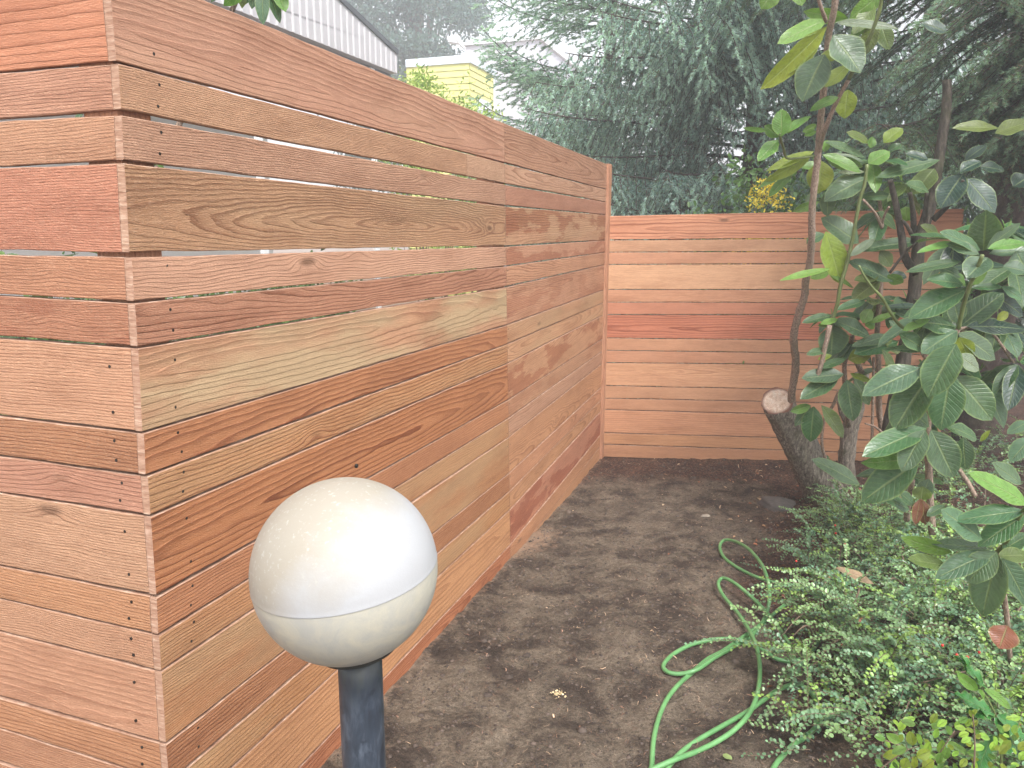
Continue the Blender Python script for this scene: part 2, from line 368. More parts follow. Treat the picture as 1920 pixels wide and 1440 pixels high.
def nail(mb, p, nrm2, rad=.0028):
    c = np.asarray(p)+np.array([nrm2[0], nrm2[1], 0])*.0004; s_ = np.array([-nrm2[1], nrm2[0], 0]); z_ = np.array([0, 0, 1.])
    V = [c+rad*(math.cos(a)*s_+math.sin(a)*z_) for a in np.linspace(0, 2*math.pi, 9)[:-1]]
    V += [v-np.array([nrm2[0], nrm2[1], 0])*.003 for v in V]
    F = [tuple(range(8))]+[(i, (i+1) % 8, 8+(i+1) % 8, 8+i) for i in range(8)]
    mb['V'] += V; mb['F'] += [tuple(a+mb['n'] for a in f) for f in F]; mb['mi'] += [2]*len(F)
    for k in ('gco', 'guv'): mb[k] += [(0, 0, 0)]*16
    for k in ('bcol', 'bpar', 'bext'): mb[k] += [(.1, .1, .1, 1)]*16
    mb['n'] += 16
def fin(mb, name, parent):
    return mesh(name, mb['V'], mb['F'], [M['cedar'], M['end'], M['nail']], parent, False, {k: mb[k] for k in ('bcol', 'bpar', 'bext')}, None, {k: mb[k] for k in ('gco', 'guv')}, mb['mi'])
KW = .90
cL = {1: (208, 128, 96), 2: (203, 146, 124), 3: (200, 146, 116), 4: (204, 126, 104), 5: (186, 122, 92), 6: (178, 108, 80), 7: (212, 158, 128), 8: (180, 116, 76), 9: (196, 136, 118),
      10: (206, 158, 128), 11: (190, 132, 92), 12: (202, 150, 120), 13: (204, 148, 120), 14: (176, 118, 80), 15: (180, 122, 90), 16: (190, 130, 95), 17: (180, 120, 90), 18: (180, 120, 90)}
c1 = {1: (176, 132, 112), 2: (172, 130, 102), 3: (176, 136, 112), 4: (176, 136, 98), 5: (190, 148, 124), 6: (162, 106, 82), 7: (186, 142, 108), 8: (172, 112, 74), 9: (184, 134, 90),
      10: (168, 104, 60), 11: (170, 112, 78), 12: (170, 124, 84), 13: (172, 122, 80), 14: (164, 106, 66), 15: (176, 130, 86), 16: (198, 150, 110), 17: (176, 100, 66), 18: (170, 110, 70)}
c2 = {1: (158, 116, 98), 2: (180, 142, 122), 3: (152, 100, 88), 4: (178, 134, 106), 5: (178, 128, 106), 6: (180, 130, 104), 7: (176, 126, 102), 8: (188, 140, 106), 9: (188, 142, 108),
      10: (184, 136, 104), 11: (180, 132, 104), 12: (172, 130, 110), 13: (188, 132, 94), 14: (184, 124, 92), 15: (178, 124, 86), 16: (184, 112, 90), 17: (190, 130, 92), 18: (180, 126, 88)}
cB = {4: (214, 142, 112), 5: (216, 166, 134), 6: (206, 144, 114), 7: (222, 172, 136), 8: (206, 146, 116), 9: (190, 112, 88), 10: (184, 88, 66), 11: (192, 134, 102), 12: (194, 134, 106),
      13: (202, 148, 114), 14: (200, 146, 114), 15: (202, 144, 112), 16: (190, 130, 98), 17: (186, 130, 90), 18: (184, 126, 92)}
TH = .019
def bl(c):
    q = lin(c, KW); m_ = lin((196, 148, 116), KW)
    return tuple((.6*a+.4*b)*f for a, b, f in zip(q, m_, (1, 1.015, .975)))
def sh(c, s): return tuple(v*s for v in c)
# grain of the boards one looks at most: (rings/m, dark, rough, v0, d0, slope, stain, sap)
g1 = {1: (70, .7, .7, -.03, .02, .030, 0, .1), 2: (210, .5, 1.3, .20, .05, .01, 0, 0), 3: (170, .55, 1.5, .13, .06, .02, 0, 0), 4: (125, .8, 1.6, -.01, .00, .055, 0, .2), 5: (150, .25, .9, .1, .1, .02, 0, 0),
      6: (95, .8, 1.2, .05, .0, .05, 0, 0), 7: (60, .55, .9, .03, .02, .035, .3, 1), 8: (70, 1.1, .8, -.05, .01, .05, 0, 0), 9: (85, .9, 1.2, .09, .02, .02, 0, .3), 10: (62, 1.25, .8, .0, .015, .04, 0, 0),
      11: (120, .7, .9, .1, .03, .02, 0, 0), 12: (110, .7, .9, .12, .03, .02, 0, .3), 13: (150, .6, 1.0, .15, .05, .01, 0, .5), 14: (130, .9, 1.3, .1, .05, .01, 0, 0), 15: (80, .7, .7, .06, .02, .03, 0, .4), 16: (60, .5, .6, .02, .02, .03, 0, 0),
      17: (110, .9, .8, .0, .01, .04, 0, 0), 18: (110, .6, .8, .1, .03, .02, 0, 0)}
def panel1():
    mb = newb(); nb = -NR
    for r in rows:
        g = g1[r]; kw = dict(rings=g[0], ringdark=g[1], rough=g[2], v0=g[3], d0=g[4], slope=g[5], stain=g[6], sap=g[7], seed=.013+r*.0517)
        e1 = [p-np.array([D[0], D[1], 0])*.0012 for p in J3[r]]
        if r == 2:      # this row is pieced from two boards
            q0, q1 = A3[2], e1; s = .795
            mid = [q0[k]+(q1[k]-q0[k])*s for k in (0, 1)]; dd = np.array([D[0], D[1], 0])*.0012
            board(mb, q0, [m_-dd for m_ in mid], nb, TH, bl(c1[2]), nseg=40, **kw)
            kw['seed'] = .77; kw['v0'] = .1; board(mb, [m_+dd for m_ in mid], q1, nb, TH, bl((184, 146, 122)), **kw); continue
        board(mb, A3[r], e1, nb, TH, tuple(v*f for v, f in zip(bl(c1[r]), (.92, .83, .74) if r > 7 else (.97, .94, .97))), nseg=60, **kw)
    for r in rows:
        fr = (.5,) if r == 1 else (.2, .8)
        H = np.array(A3[r][0])-np.array(A3[r][1])
        for q in ((.18, .78) if r in (1, 4, 7, 10, 13, 16) else (.24, .76)):
            if r == 1 and q > .5: continue
            p = A3[r][1]+H*q+np.array([D[0], D[1], 0])*random.uniform(.098, .112)
            nail(mb, p, NR, .0036)
            for e, sg in ((J3, -1),):
                p = e[r][1]+(e[r][0]-e[r][1])*q+np.array([D[0], D[1], 0])*sg*.02; nail(mb, p, NR, .0028)
    return mb
def panel2():
    mb = newb(); nb = -NR; dd = np.array([D[0], D[1], 0])*.0012
    for r in rows:
        st = {4: 1, 5: .8, 10: .9, 13: .0, 16: .9, 7: .5, 11: .4}.get(r, 0)
        board(mb, [p+dd for p in J3[r]], B3[r], nb, TH, bl(c2[r]), rings={1: 75, 2: 80, 3: 170}.get(r, random.uniform(80, 170)), ringdark=random.uniform(.5, .9), rough=.7, stain=st, sap={8: .4, 9: .4, 4: .3}.get(r, 0),
              seed=.021+r*.0431, v0={1: 0., 2: .02}.get(r))
        for q in (.22, .78):
            nail(mb, J3[r][1]+(J3[r][0]-J3[r][1])*q+dd*17, NR, .0034)
    return mb
Dx = np.array([D[0], D[1], 0]); Nx = np.array([NR[0], NR[1], 0])
fl = empty('wooden_fence', (A0[0], A0[1], 0), 'tall new cedar fence run receding along the soil strip, behind the globe lamp', 'fence')
fin(panel1(), 'board_panel', fl); fin(panel2(), 'board_panel', fl)
def post(parent, c2d, zt, w=.089, d=.089, ax_=D, name='post', col=(190, 128, 96), zb=-.2):
    mb = newb(); u = np.array([ax_[0], ax_[1], 0]); v = np.array([-ax_[1], ax_[0], 0]); c = np.array([c2d[0], c2d[1], 0])
    # vertical board: build horizontally-grained coordinates by hand
    V = []; GU = []; GC = []; s = random.random()
    for z in np.linspace(zb, zt, 6):
        for a, b_ in ((-.5, -.5), (.5, -.5), (.5, .5), (-.5, .5)):
            p = c+u*w*a+v*d*b_+[0, 0, z]; V.append(p); GU.append((z+s*5, (a+b_)*w, s)); GC.append((z, (a+b_)*w+.1, .05+.02*z))
    F = [(i*4+j, i*4+(j+1) % 4, (i+1)*4+(j+1) % 4, (i+1)*4+j) for i in range(5) for j in range(4)]; mi = [0]*20
    F += [(3, 2, 1, 0), (20, 21, 22, 23)]; mi += [1, 1]
    mb.update(V=V, F=F, mi=mi, gco=GC, guv=GU, bcol=[tuple(bl(col))+(1,)]*24, bpar=[(120, .5, .8, 1)]*24, bext=[(0, 0, 0, 1)]*24)
    return fin(mb, name, parent)
Jc = J3[9][0][:2]
post(fl, Jc-D*.06-NR*(TH+.047), 2.25, .14); 
post(fl, B0-D*.09-NR*(TH+.047), 2.2)
pe = B3[1][0][:2]+D*.047-NR*.027
post(fl, pe, B3[1][0][2]+.004, .088, .094, col=(190, 134, 110))
# left return, facing the camera
ff = empty('wooden_fence', (A0[0]-.4, A0[1]+.15, 0), 'short cedar fence return filling the left edge, boards facing the camera', 'fence')
NLf = np.array([DL[1], -DL[0]]); NLf = NLf if NLf[1] < 0 else -NLf
def panelL():
    mb = newb()
    for r in rows:
        o = np.array([DL[0], DL[1], 0])
        e0 = [p+o*(TH+.0016) for p in A3[r]]
        # straight through the measured point at x = 0, on to 2.3 m
        e1 = []
        for k in (0, 1):
            a = A3[r][k]; l = L3[r][k]; ln = np.linalg.norm((l-a)[:2]); q = a+(l-a)*(1.3/ln); e1.append(q)
        rr = {1: (50, .55, .8), 4: (190, .45, 1.3), 7: (150, .6, 1.1), 10: (150, .55, 1.3), 13: (70, .5, 1.1), 8: (130, .95, 1.5), 9: (90, .5, 1.1), 11: (140, .6, 1.0), 14: (90, .6, .8), 6: (170, .4, 1.4)}.get(r, (170, .5, 1.2))
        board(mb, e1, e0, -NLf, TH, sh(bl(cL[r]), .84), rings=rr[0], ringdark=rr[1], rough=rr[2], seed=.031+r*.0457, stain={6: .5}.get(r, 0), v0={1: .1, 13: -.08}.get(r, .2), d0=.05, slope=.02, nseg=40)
        H = A3[r][0]-A3[r][1]
        for q in ((.2, .76) if r in (1, 4, 7, 10, 13, 16) else (.26, .74)):
            p = A3[r][1]+H*q+o*random.uniform(.072, .088); nail(mb, p, NLf, .0036)
    return mb
fin(panelL(), 'board_panel', ff)
cc = A0+DL*(TH+.047)*1.0-NR*0+(-NLf)*(TH+.05)
post(ff, cc, 2.2)
post(ff, A0+DL*1.25-NLf*(TH+.05), 2.2)
# back run, lower
fb = empty('wooden_fence', (B0[0]+1.3, B0[1]-.03, 0), 'lower cedar fence run closing the far end of the soil yard, behind the cut stump', 'fence')
def panelB():
    mb = newb(); NB = np.array([0.03, -1.]); NB /= np.linalg.norm(NB)
    for r in range(4, 19):
        e0 = BF[r][0]; e1 = []
        for k in (0, 1):
            a = BF[r][0][k]; c = BF[r][1][k]; e1.append(a+(c-a)*(2.66/np.linalg.norm((c-a)[:2])))
        dk = {4: (45, 1.0, .5), 10: (55, 1.1, .5), 16: (60, .5, .4), 17: (90, .5, .4)}.get(r, (random.uniform(90, 200), .45, .6))
        board(mb, [p+np.array([.003, 0, 0]) for p in e0], e1, -NB, TH, bl(cB[r]), rings=dk[0], ringdark=dk[1], rough=dk[2], seed=.041+r*.0391, nseg=50, v0={4: -.01, 10: -.01, 13: .03}.get(r, random.choice([-1, 1])*random.uniform(.06, .2)),
              d0={4: .01, 10: .0}.get(r), slope={4: .03, 10: .025}.get(r))
        H = e0[0]-e0[1]
        for q in (.24, .76): nail(mb, e0[1]+H*q+np.array([.03, 0, 0]), NB, .0026)
    return mb
fin(panelB(), 'board_panel', fb)
for xx in (1.2, 3.3): post(fb, (B0[0]+xx-.72+.05, B0[1]+TH+.06-.03*xx), 1.86, ax_=DC)

# ------------------------------------------------------------------ globe lamp
def build_lamp():
    r0 = ray(648, 1068); r0 = r0/np.linalg.norm(r0); f0 = FPX
    Rg = .1525; px = 170.5; dist = Rg*math.hypot(1446.3, math.hypot(648-960, 1068-720))/px*.99
    c = r0*dist+[0, 0, CH]
    gzv = float(gz(c[0], c[1]))
    lamp = empty('globe_lamp', (c[0], c[1]+.01, gzv), 'white dirty plastic globe lamp on a dark blue-grey post in front of the cedar fence', 'lamp')
    tilt = Matrix.Rotation(R_(-6.5), 3, 'Y') @ Matrix.Rotation(R_(2), 3, 'X'); T = np.array(tilt)
    def rev(prof, k=96):
        V = []; 
        for (r, z) in prof:
            for j in range(k):
                a = 2*math.pi*j/k; V.append((r*math.cos(a), r*math.sin(a), z))
        F = [(i*k+j, i*k+(j+1) % k, (i+1)*k+(j+1) % k, (i+1)*k+j) for i in range(len(prof)-1) for j in range(k)]
        return np.array(V), F
    def globe_mat(name, up):
        m, nt, b = new_mat(name); n = N(nt); p = n.pos(); loc = n.vm('SUBTRACT', p, tuple(c)); x, y, z = n.sep(loc)
        white = (.345, .35, .36) if up else (.345, .34, .31)
        dirt = n.noise(loc, 16, 9, .74, .8); fine = n.noise(loc, 70, 4, .7); big = n.noise(loc, 6, 3, .5)
        if up:
            f = n.m('ADD', n.m('MULTIPLY', n.m('ADD', z, n.m('MULTIPLY', x, -.85)), 7.0), n.m('MULTIPLY', n.m('SUBTRACT', big, .5), 1.6))
            f = n.ramp(n.m('ADD', f, n.m('MULTIPLY', n.m('SUBTRACT', dirt, .5), .7)), (-.0, 0.0), (.75, 1.0))
            col = n.mix(n.m('MULTIPLY', f, .68), white, (.27, .225, .150))
            sp_ = n.m('MULTIPLY', n.ramp(n.noise(loc, 120, 3, .6), (.58, 0.0), (.72, 1.0)), f); col = n.mix(n.m('MULTIPLY', sp_, .8), col, (.40, .385, .35))
        else:
            f = n.ramp(dirt, (.40, 0.0), (.7, .7)); col = n.mix(f, white, (.50, .46, .34))
            col = n.mix(n.ramp(n.m('ADD', z, n.m('MULTIPLY', dirt, .03)), (0.0, 0.0), (1.0, 0.0)), col, (.3, .3, .2))
        sk = n.ramp(n.noise(loc, 75, 4, .8, 1.5), (.68, 0.0), (.72, 1.0)); col = n.mix(n.m('MULTIPLY', sk, .6), col, (.30, .25, .18))
        nt.links.new(col, b.inputs['Base Color']); b.inputs['Roughness'].default_value = .48 if up else .5
        b.inputs['Subsurface Weight'].default_value = .35; b.inputs['Subsurface Radius'].default_value = (.03, .028, .025); b.inputs['Subsurface Scale'].default_value = 1
        nt.links.new(n.bump(fine, .0004), b.inputs['Normal']); return m
    a0 = -R_(66)
    up = [(Rg*math.cos(a), Rg*math.sin(a)) for a in np.linspace(R_(1.0), R_(89.9), 34)]
    up = [(Rg+.0004, -.0004), (Rg+.0005, .0006)]+up
    lo = [(Rg*math.cos(a)*.9975, Rg*math.sin(a)) for a in np.linspace(a0, R_(-.4), 30)]
    for nm, pr, fl_ in (('globe_top', up, True), ('globe_bottom', lo, False)):
        V, F = rev(pr); mesh(nm, V@T.T+c, F, globe_mat(nm+'_plastic', fl_), lamp)
    # neck collar
    zc = Rg*math.sin(a0); rc = Rg*math.cos(a0)
    dark = simple('dark_collar', (.02, .022, .02), .5, 0, 60, .0005, .4, 30)
    V, F = rev([(rc*.2, zc+.012), (rc+.004, zc+.010), (rc+.007, zc+.004), (rc+.006, zc-.003), (rc-.008, zc-.011), (.042, zc-.016), (.030, zc-.016)])
    mesh('collar', V@T.T+c, F, dark, lamp)
    # post
    m, nt, b = new_mat('weathered_blue_grey_paint'); n = N(nt); p = n.pos(); x, y, z = n.sep(p)
    st = n.noise(n.comb(n.m('MULTIPLY', x, 60.0), n.m('MULTIPLY', y, 60.0), n.m('MULTIPLY', z, 16.0)), 1.0, 4, .6, .5)
    big = n.noise(p, 9, 4, .6)
    spot = n.ramp(n.noise(p, 45, 2, .5), (.62, 0.0), (.68, 1.0))
    c_ = n.ramp(st, (.3, (.014, .018, .026)), (.5, (.030, .040, .056)), (.72, (.075, .092, .12)))
    topd = n.ramp(n.m('ADD', n.m('MULTIPLY', n.m('SUBTRACT', z, c[2]-.30), 7.0), n.m('MULTIPLY', n.m('SUBTRACT', st, .5), 1.8)), (.55, 0.0), (1.0, 1.0))
    c_ = n.mix(n.m('MULTIPLY', topd, .8), c_, (.02, .024, .018)); c_ = n.mix(n.m('MULTIPLY', spot, .7), c_, (.012, .016, .025))
    nt.links.new(c_, b.inputs['Base Color']); b.inputs['Roughness'].default_value = .42
    nt.links.new(n.bump(st, .0006), b.inputs['Normal'])
    top = T@np.array([0, 0, zc-.012])+c; rp = .0375
    base = np.array([top[0]+.002, top[1]+.0, gzv-.05])
    ps_ = [base+(top-base)*t for t in np.linspace(0, 1, 20)]
    V, F = tube(ps_, rp, 40); po = mesh('post', V, F, m, lamp, True)
    bm = simple('bolt_metal', (.02, .02, .02), .4, .7)
    def bolt(px_, py_, r):
        # on the post surface at that height
        q = P(px_, py_, 1.25); t = (q[2]-base[2])/(top[2]-base[2]); ctr = base+(top-base)*t
        return ctr
    cb = bolt(640, 1307, 1); dr = nrm([-1, -.12, 0])
    V, F = tube([cb+dr*(rp-.004), cb+dr*(rp+.007)], [.0085, .0085], 6); V2, F2 = tube([cb+dr*(rp+.007), cb+dr*(rp+.012)], [.0045, .004], 8)
    mesh('bolt', np.vstack([V, V2]), F+[tuple(i+len(V) for i in f) for f in F2], bm, po)
    cb = bolt(660, 1325, 1); dr = nrm([.93, -.5, 0])
    V, F = tube([cb+dr*(rp-.004), cb+dr*(rp+.0015)], [.0075, .0065], 12); mesh('bolt', V, F, bm, po)
build_lamp()

# ------------------------------------------------------------------ hose
def build_hose():
    cx = lambda a: (1160+a[0]/3.2725, 1000+a[1]/3.2725)
    seq = [((900, 1560), .012), ((950, 1440), .012), ((1010, 1360), .012), ((1080, 1290), .012), ((1160, 1240), .012), ((1230, 1150), .012), ((1210, 1020), .012), ((1110, 930), .012), ((990, 955), .012), ((880, 1030), .012), ((780, 1100), .012), ((640, 1180), .012),
           ((500, 1260), .012), ((400, 1330), .012), ((330, 1400), .012), ((270, 1475), .012), ((215, 1530), .012), ((195, 1500), .012), ((203, 1420), .012), ((215, 1260), .012), ((250, 1120), .012), ((300, 1012), .012), ((370, 925), .012), ((450, 855), .012),
           ((545, 772), .012), ((640, 722), .012), ((735, 655), .012), ((830, 590), .012), ((920, 522), .012), ((1040, 425), .012), ((1180, 360), .012), ((1280, 450), .012), ((1240, 640), .014), ((1120, 770), .02), ((985, 775), .026), ((860, 700), .034),
           ((740, 656), .034), ((600, 650), .03), ((450, 682), .02), ((335, 742), .014), ((275, 808), .012), ((300, 850), .012), ((380, 862), .016), ((480, 835), .034), ((590, 762), .034), ((700, 700), .02), ((820, 625), .012), ((890, 530), .014), ((922, 430), .06),
           ((925, 350), .10), ((908, 265), .12), ((870, 180), .12), ((790, 90), .10), ((700, 45), .07), ((642, 45), .045), ((620, 85), .03), ((645, 145), .016), ((705, 195), .012), ((800, 248), .012), ((900, 286), .012), ((990, 308), .012), ((1120, 330), .012),
           ((1230, 420), .014), ((1240, 600), .02), ((1160, 760), .03), ((1085, 780), .03), ((1060, 700), .035), ((990, 590), .045), ((920, 500), .05), ((840, 415), .06), ((750, 335), .07), ((680, 287), .07), ((632, 277), .06), ((611, 312), .05), ((640, 380), .04),
           ((712, 465), .035), ((780, 560), .04), ((832, 660), .058), ((860, 760), .05), ((866, 870), .03), ((850, 985), .03), ((808, 1092), .034), ((728, 1190), .03), ((620, 1268), .02), ((480, 1338), .018), ((345, 1388), .034), ((225, 1440), .03), ((60, 1520), .012)]
    pts = []
    for a, h in seq:
        g = G(*cx(a)); r = ray(*cx(a)); zt = g[2]+h-.004
        q = r*((zt-CH)/r[2])+[0, 0, CH]; pts.append(q)
    c = catmull(pts, 10)
    V, F = tube(c, .0086, 12)
    m, nt, b = new_mat('green_vinyl_hose'); n = N(nt)
    f = n.noise(n.pos(), 12, 4, .6); fd = n.noise(n.pos(), 90, 3, .7)
    col = n.ramp(f, (.3, (.080, .215, .075)), (.7, (.145, .33, .125)))
    col = n.mix(n.ramp(fd, (.58, 0.0), (.75, .45)), col, (.07, .06, .045))
    nt.links.new(col, b.inputs['Base Color']); b.inputs['Roughness'].default_value = .38
    h = tag(mesh('garden_hose', V, F, m), 'green garden hose lying in tangled loops on the bare soil', 'hose')
build_hose()

# ------------------------------------------------------------------ leaves and plants
def leaf_mat(name, trans=.3, rough=.38, vein=True, wet=False):
    m, nt, b = new_mat(name); n = N(nt); col = n.attr('col'); uv = n.n('UVMap').outputs[0]; u, v, _ = n.sep(uv)
    if vein:
        av = n.m('ABSOLUTE', v)
        mid = n.ramp(av, (.0, 1.0), (.045, .75), (.085, 0.0))
        sv = n.m('SINE', n.m('MULTIPLY', n.m('SUBTRACT', u, n.m('MULTIPLY', av, .22)), 70.0))
        svr = n.ramp(sv, (.55, 0.0), (1.0, 1.0))
        ns = n.noise(n.pos(), 45, 4, .65)
        c = n.mix(1.0, col, n.ramp(ns, (.3, .78), (.7, 1.2)), 'MULTIPLY')
        c = n.mix(n.m('MULTIPLY', mid, .42), c, (.30, .36, .16)); c = n.mix(n.m('MULTIPLY', svr, .10), c, (.25, .34, .14))
        edge = n.ramp(av, (.86, 0.0), (.99, .45)); c = n.mix(edge, c, (.28, .36, .12))
        sp_ = n.ramp(n.noise(n.pos(), 95, 2, .5), (.70, 0.0), (.735, 1.0)); c = n.mix(n.m('MULTIPLY', sp_, .5), c, (.09, .06, .035))
        nt.links.new(n.bump(n.m('ADD', n.m('MULTIPLY', svr, -.5), n.m('ADD', n.m('MULTIPLY', mid, -1.2), ns)), .0016), b.inputs['Normal'])
        wn = n.ramp(n.noise(n.pos(), 14, 4, .6), (.45, 0.0), (.55, 1.0))
        nt.links.new(n.m('ADD', n.m('MULTIPLY', wn, .16), rough-.06), b.inputs['Roughness'])
    else:
        c = col; b.inputs['Roughness'].default_value = rough
    nt.links.new(c, b.inputs['Base Color']); b.inputs['Specular IOR Level'].default_value = .5
    tr = nt.nodes.new('ShaderNodeBsdfTranslucent'); mx = nt.nodes.new('ShaderNodeMixShader'); mx.inputs[0].default_value = trans
    n.put(tr.inputs[0], n.mix(1.0, c, (1.3, 1.5, .6), 'MULTIPLY'))
    out = nt.nodes['Material Output']; nt.links.new(b.outputs[0], mx.inputs[1]); nt.links.new(tr.outputs[0], mx.inputs[2]); nt.links.new(mx.outputs[0], out.inputs[0]); return m
M['rleaf'] = leaf_mat('rhododendron_leaf', .30, .33)
M['sleaf'] = leaf_mat('small_leaf', .20, .30, False)
M['needle'] = leaf_mat('conifer_needle', .28, .6, False)
def bark_mat(name, c0, c1_, c2_, sx=60, sz=14, d=.006):
    m, nt, b = new_mat(name); n = N(nt); p = n.obj(); x, y, z = n.sep(p)
    v = n.noise(n.comb(n.m('MULTIPLY', x, sx), n.m('MULTIPLY', y, sx), n.m('MULTIPLY', z, sz)), 1.0, 5, .65, .4); g_ = n.noise(p, 7, 4, .6); f = n.noise(p, 120, 3, .7)
    c = n.ramp(v, (.3, c0), (.52, c1_), (.75, c2_)); c = n.mix(1.0, c, n.ramp(f, (.3, .7), (.7, 1.3)), 'MULTIPLY')
    c = n.mix(n.m('MULTIPLY', n.ramp(g_, (.5, 0.0), (.7, 1.0)), .35), c, (.10, .11, .05))
    nt.links.new(c, b.inputs['Base Color']); b.inputs['Roughness'].default_value = .9; b.inputs['Specular IOR Level'].default_value = .2
    nt.links.new(n.bump(n.m('ADD', v, n.m('MULTIPLY', f, .3)), d), b.inputs['Normal']); return m
M['bark'] = bark_mat('dark_furrowed_bark', (.05, .042, .034), (.19, .16, .13), (.42, .37, .31), 75, 18, .008)
M['stem'] = bark_mat('peeling_brown_stem', (.10, .07, .055), (.28, .20, .155), (.50, .40, .32), 220, 30, .003)
M['gstem'] = simple('green_stem', (.12, .15, .05), .5, 0, None, .001, .3, 30)
M['spruce'] = bark_mat('reddish_spruce_bark', (.030, .018, .014), (.085, .055, .045), (.16, .11, .09), 26, 14, .015)
M['twig'] = simple('twig_bark', (.16, .11, .075), .9, 0, None, .001, .35, 20)

LC = {0: (.055, .112, .045), 1: (.115, .23, .040), 2: (.21, .27, .030), 3: (.050, .128, .048), 4: (.16, .20, .13), 5: (.022, .050, .036), 6: (.16, .055, .025), 7: (.075, .132, .070), 8: (.10, .14, .03), 9: (.27, .46, .06)}  # class tones include backlit green and deep shade painted into the colour
M['ctwig'] = simple('conifer_twig_bark', (.055, .042, .034), .9, 0, None, .001, .35, 20)
class Leaves:
    NU, NV = 9, 5
    def __init__(s): s.V = []; s.F = []; s.C = []; s.U = []; s.n = 0
    def leaf(s, b, t, wid, nor, col, curl=.10, fold=.18, bite=0, point=1.0, petiole=.06):
        b = np.asarray(b, float); t = np.asarray(t, float); axs = t-b; L = np.linalg.norm(axs); a = axs/L
        side = nrm(np.cross(a, nor)); up = np.cross(side, a); NU, NV = s.NU, s.NV
        us = np.linspace(0, 1, NU); ph = random.uniform(0, 6.28); tw = random.uniform(-.25, .25); V = []
        for u in us:
            uu = max(0, (u-petiole)/(1-petiole))
            pw = (math.sin(math.pi*min(1, uu**.86)))**.60*(1-.08*uu) if 0 < uu < 1 else (.02 if u < .5 else .0)
            pw = max(pw, .035 if u < .5 else 0.0)
            ctr = b+a*(L*u)-up*(curl*L*(u*u*1.1-u*.3)); q = tw*(u-.5)
            sd_ = side*math.cos(q)+up*math.sin(q); un = up*math.cos(q)-side*math.sin(q)
            for k in range(NV):
                v = -1+2*k/(NV-1); hw = wid*.5*pw*abs(v)
                V.append(ctr+sd_*(math.copysign(hw, v) if v else 0)+un*(fold*hw+(.05*wid*math.sin(u*11+ph+v*2)*abs(v)*pw)))
                s.U.append((u, v))
        base = s.n; nV = len(V)
        for i in range(NU-1):
            for k in range(NV-1):
                s.F.append((base+i*NV+k, base+i*NV+k+1, base+(i+1)*NV+k+1, base+(i+1)*NV+k))
        j = random.uniform(.82, 1.18); j2 = random.uniform(.9, 1.1)
        s.C += [(col[0]*j*j2, col[1]*j, col[2]*j, 1)]*nV; s.V += V; s.n += nV
    def build(s, name, mat, parent=None):
        F = np.array(s.F); U = np.array(s.U)[F.ravel()]
        return mesh(name, s.V, F, mat, parent, True, {'col': s.C}, U)
def px_leaves(Lv, rows_, Y, dy=.12, seed=3):
    rg = random.Random(seed)
    for q in rows_:
        bx_, by_, tx, ty, wd, cl = q[:6]
        Yb = Y+(q[6] if len(q) > 6 else 0)+rg.uniform(-.05, .05)
        b = P(bx_, by_, Yb); Lp = math.hypot(tx-bx_, ty-by_)*Yb/FPX
        d_ = (q[7] if len(q) > 7 else rg.uniform(-dy, dy*.4))*1.0
        t = P(tx, ty, Yb+max(-.5, min(.5, d_/.12*Lp*.35)))
        wm = wd*Yb/FPX*1.10
        view = nrm(P((bx_+tx)/2, (by_+ty)/2, Yb)-np.array([0, 0, CH]))
        nor = nrm(-view*.75+np.array([rg.uniform(-.2, .2), 0, .65]))
        if cl in (1, 2) and rg.random() < .5: nor = nrm(-view*.8+np.array([rg.uniform(-.3, .3), 0, -.3]))
        Lv.leaf(b, t, wm, nor, LC[cl], curl=rg.uniform(.03, .13), fold=rg.uniform(.05, .30))
def px_tube(pts, Y0, Y1, w0, w1, k=8, jit=.0, seg=5):
    n_ = len(pts); q = []
    for i, (x, y) in enumerate(pts):
        q.append(P(x, y, Y0+(Y1-Y0)*i/(n_-1)))
    c = catmull(q, seg); t = np.linspace(0, 1, len(c)); r = (w0+(w1-w0)*t)*.5*(Y0+(Y1-Y0)*t)/FPX
    return tube(c, r, k, True, jit, int(abs(pts[0][0])))
def stems(name, parent, specs, mat, k=8, jit=.05):
    Vs = []; Fs = []; n_ = 0
    for sp_ in specs:
        V, F = px_tube(*sp_, k=k, jit=jit); Vs.append(V); Fs += [tuple(i+n_ for i in f) for f in F]; n_ += len(V)
    return mesh(name, np.vstack(Vs), Fs, mat, parent, True)

def whorl(Lv, x, y, Y, lp, n_, cls, seed, down=.35):
    rg = random.Random(seed); c = P(x, y, Y); L_ = lp*Y/FPX; a0 = rg.uniform(0, 6.28)
    for k in range(n_):
        a = a0+k*2.4+rg.uniform(-.25, .25); el = rg.uniform(-.9, .25)-down*.3; ll = L_*rg.uniform(.7, 1.15)
        d_ = np.array([math.cos(a)*math.cos(el), math.sin(a)*math.cos(el)*.9, math.sin(el)]); b = c+d_*.012
        nor = nrm(np.array([-d_[0]*math.sin(el), -d_[1]*math.sin(el)-.35, math.cos(el)]))
        Lv.leaf(b, c+d_*ll, ll*rg.uniform(.36, .44), nor, LC[rg.choice(cls)], curl=rg.uniform(.05, .2), fold=rg.uniform(.1, .35))
    for k in range(3): d_ = nrm([rg.gauss(0, .4), rg.gauss(0, .4), 1]); Lv.leaf(c, c+d_*L_*.22, L_*.07, nrm([1, -1, .2]), LC[1], curl=.02, fold=.3)
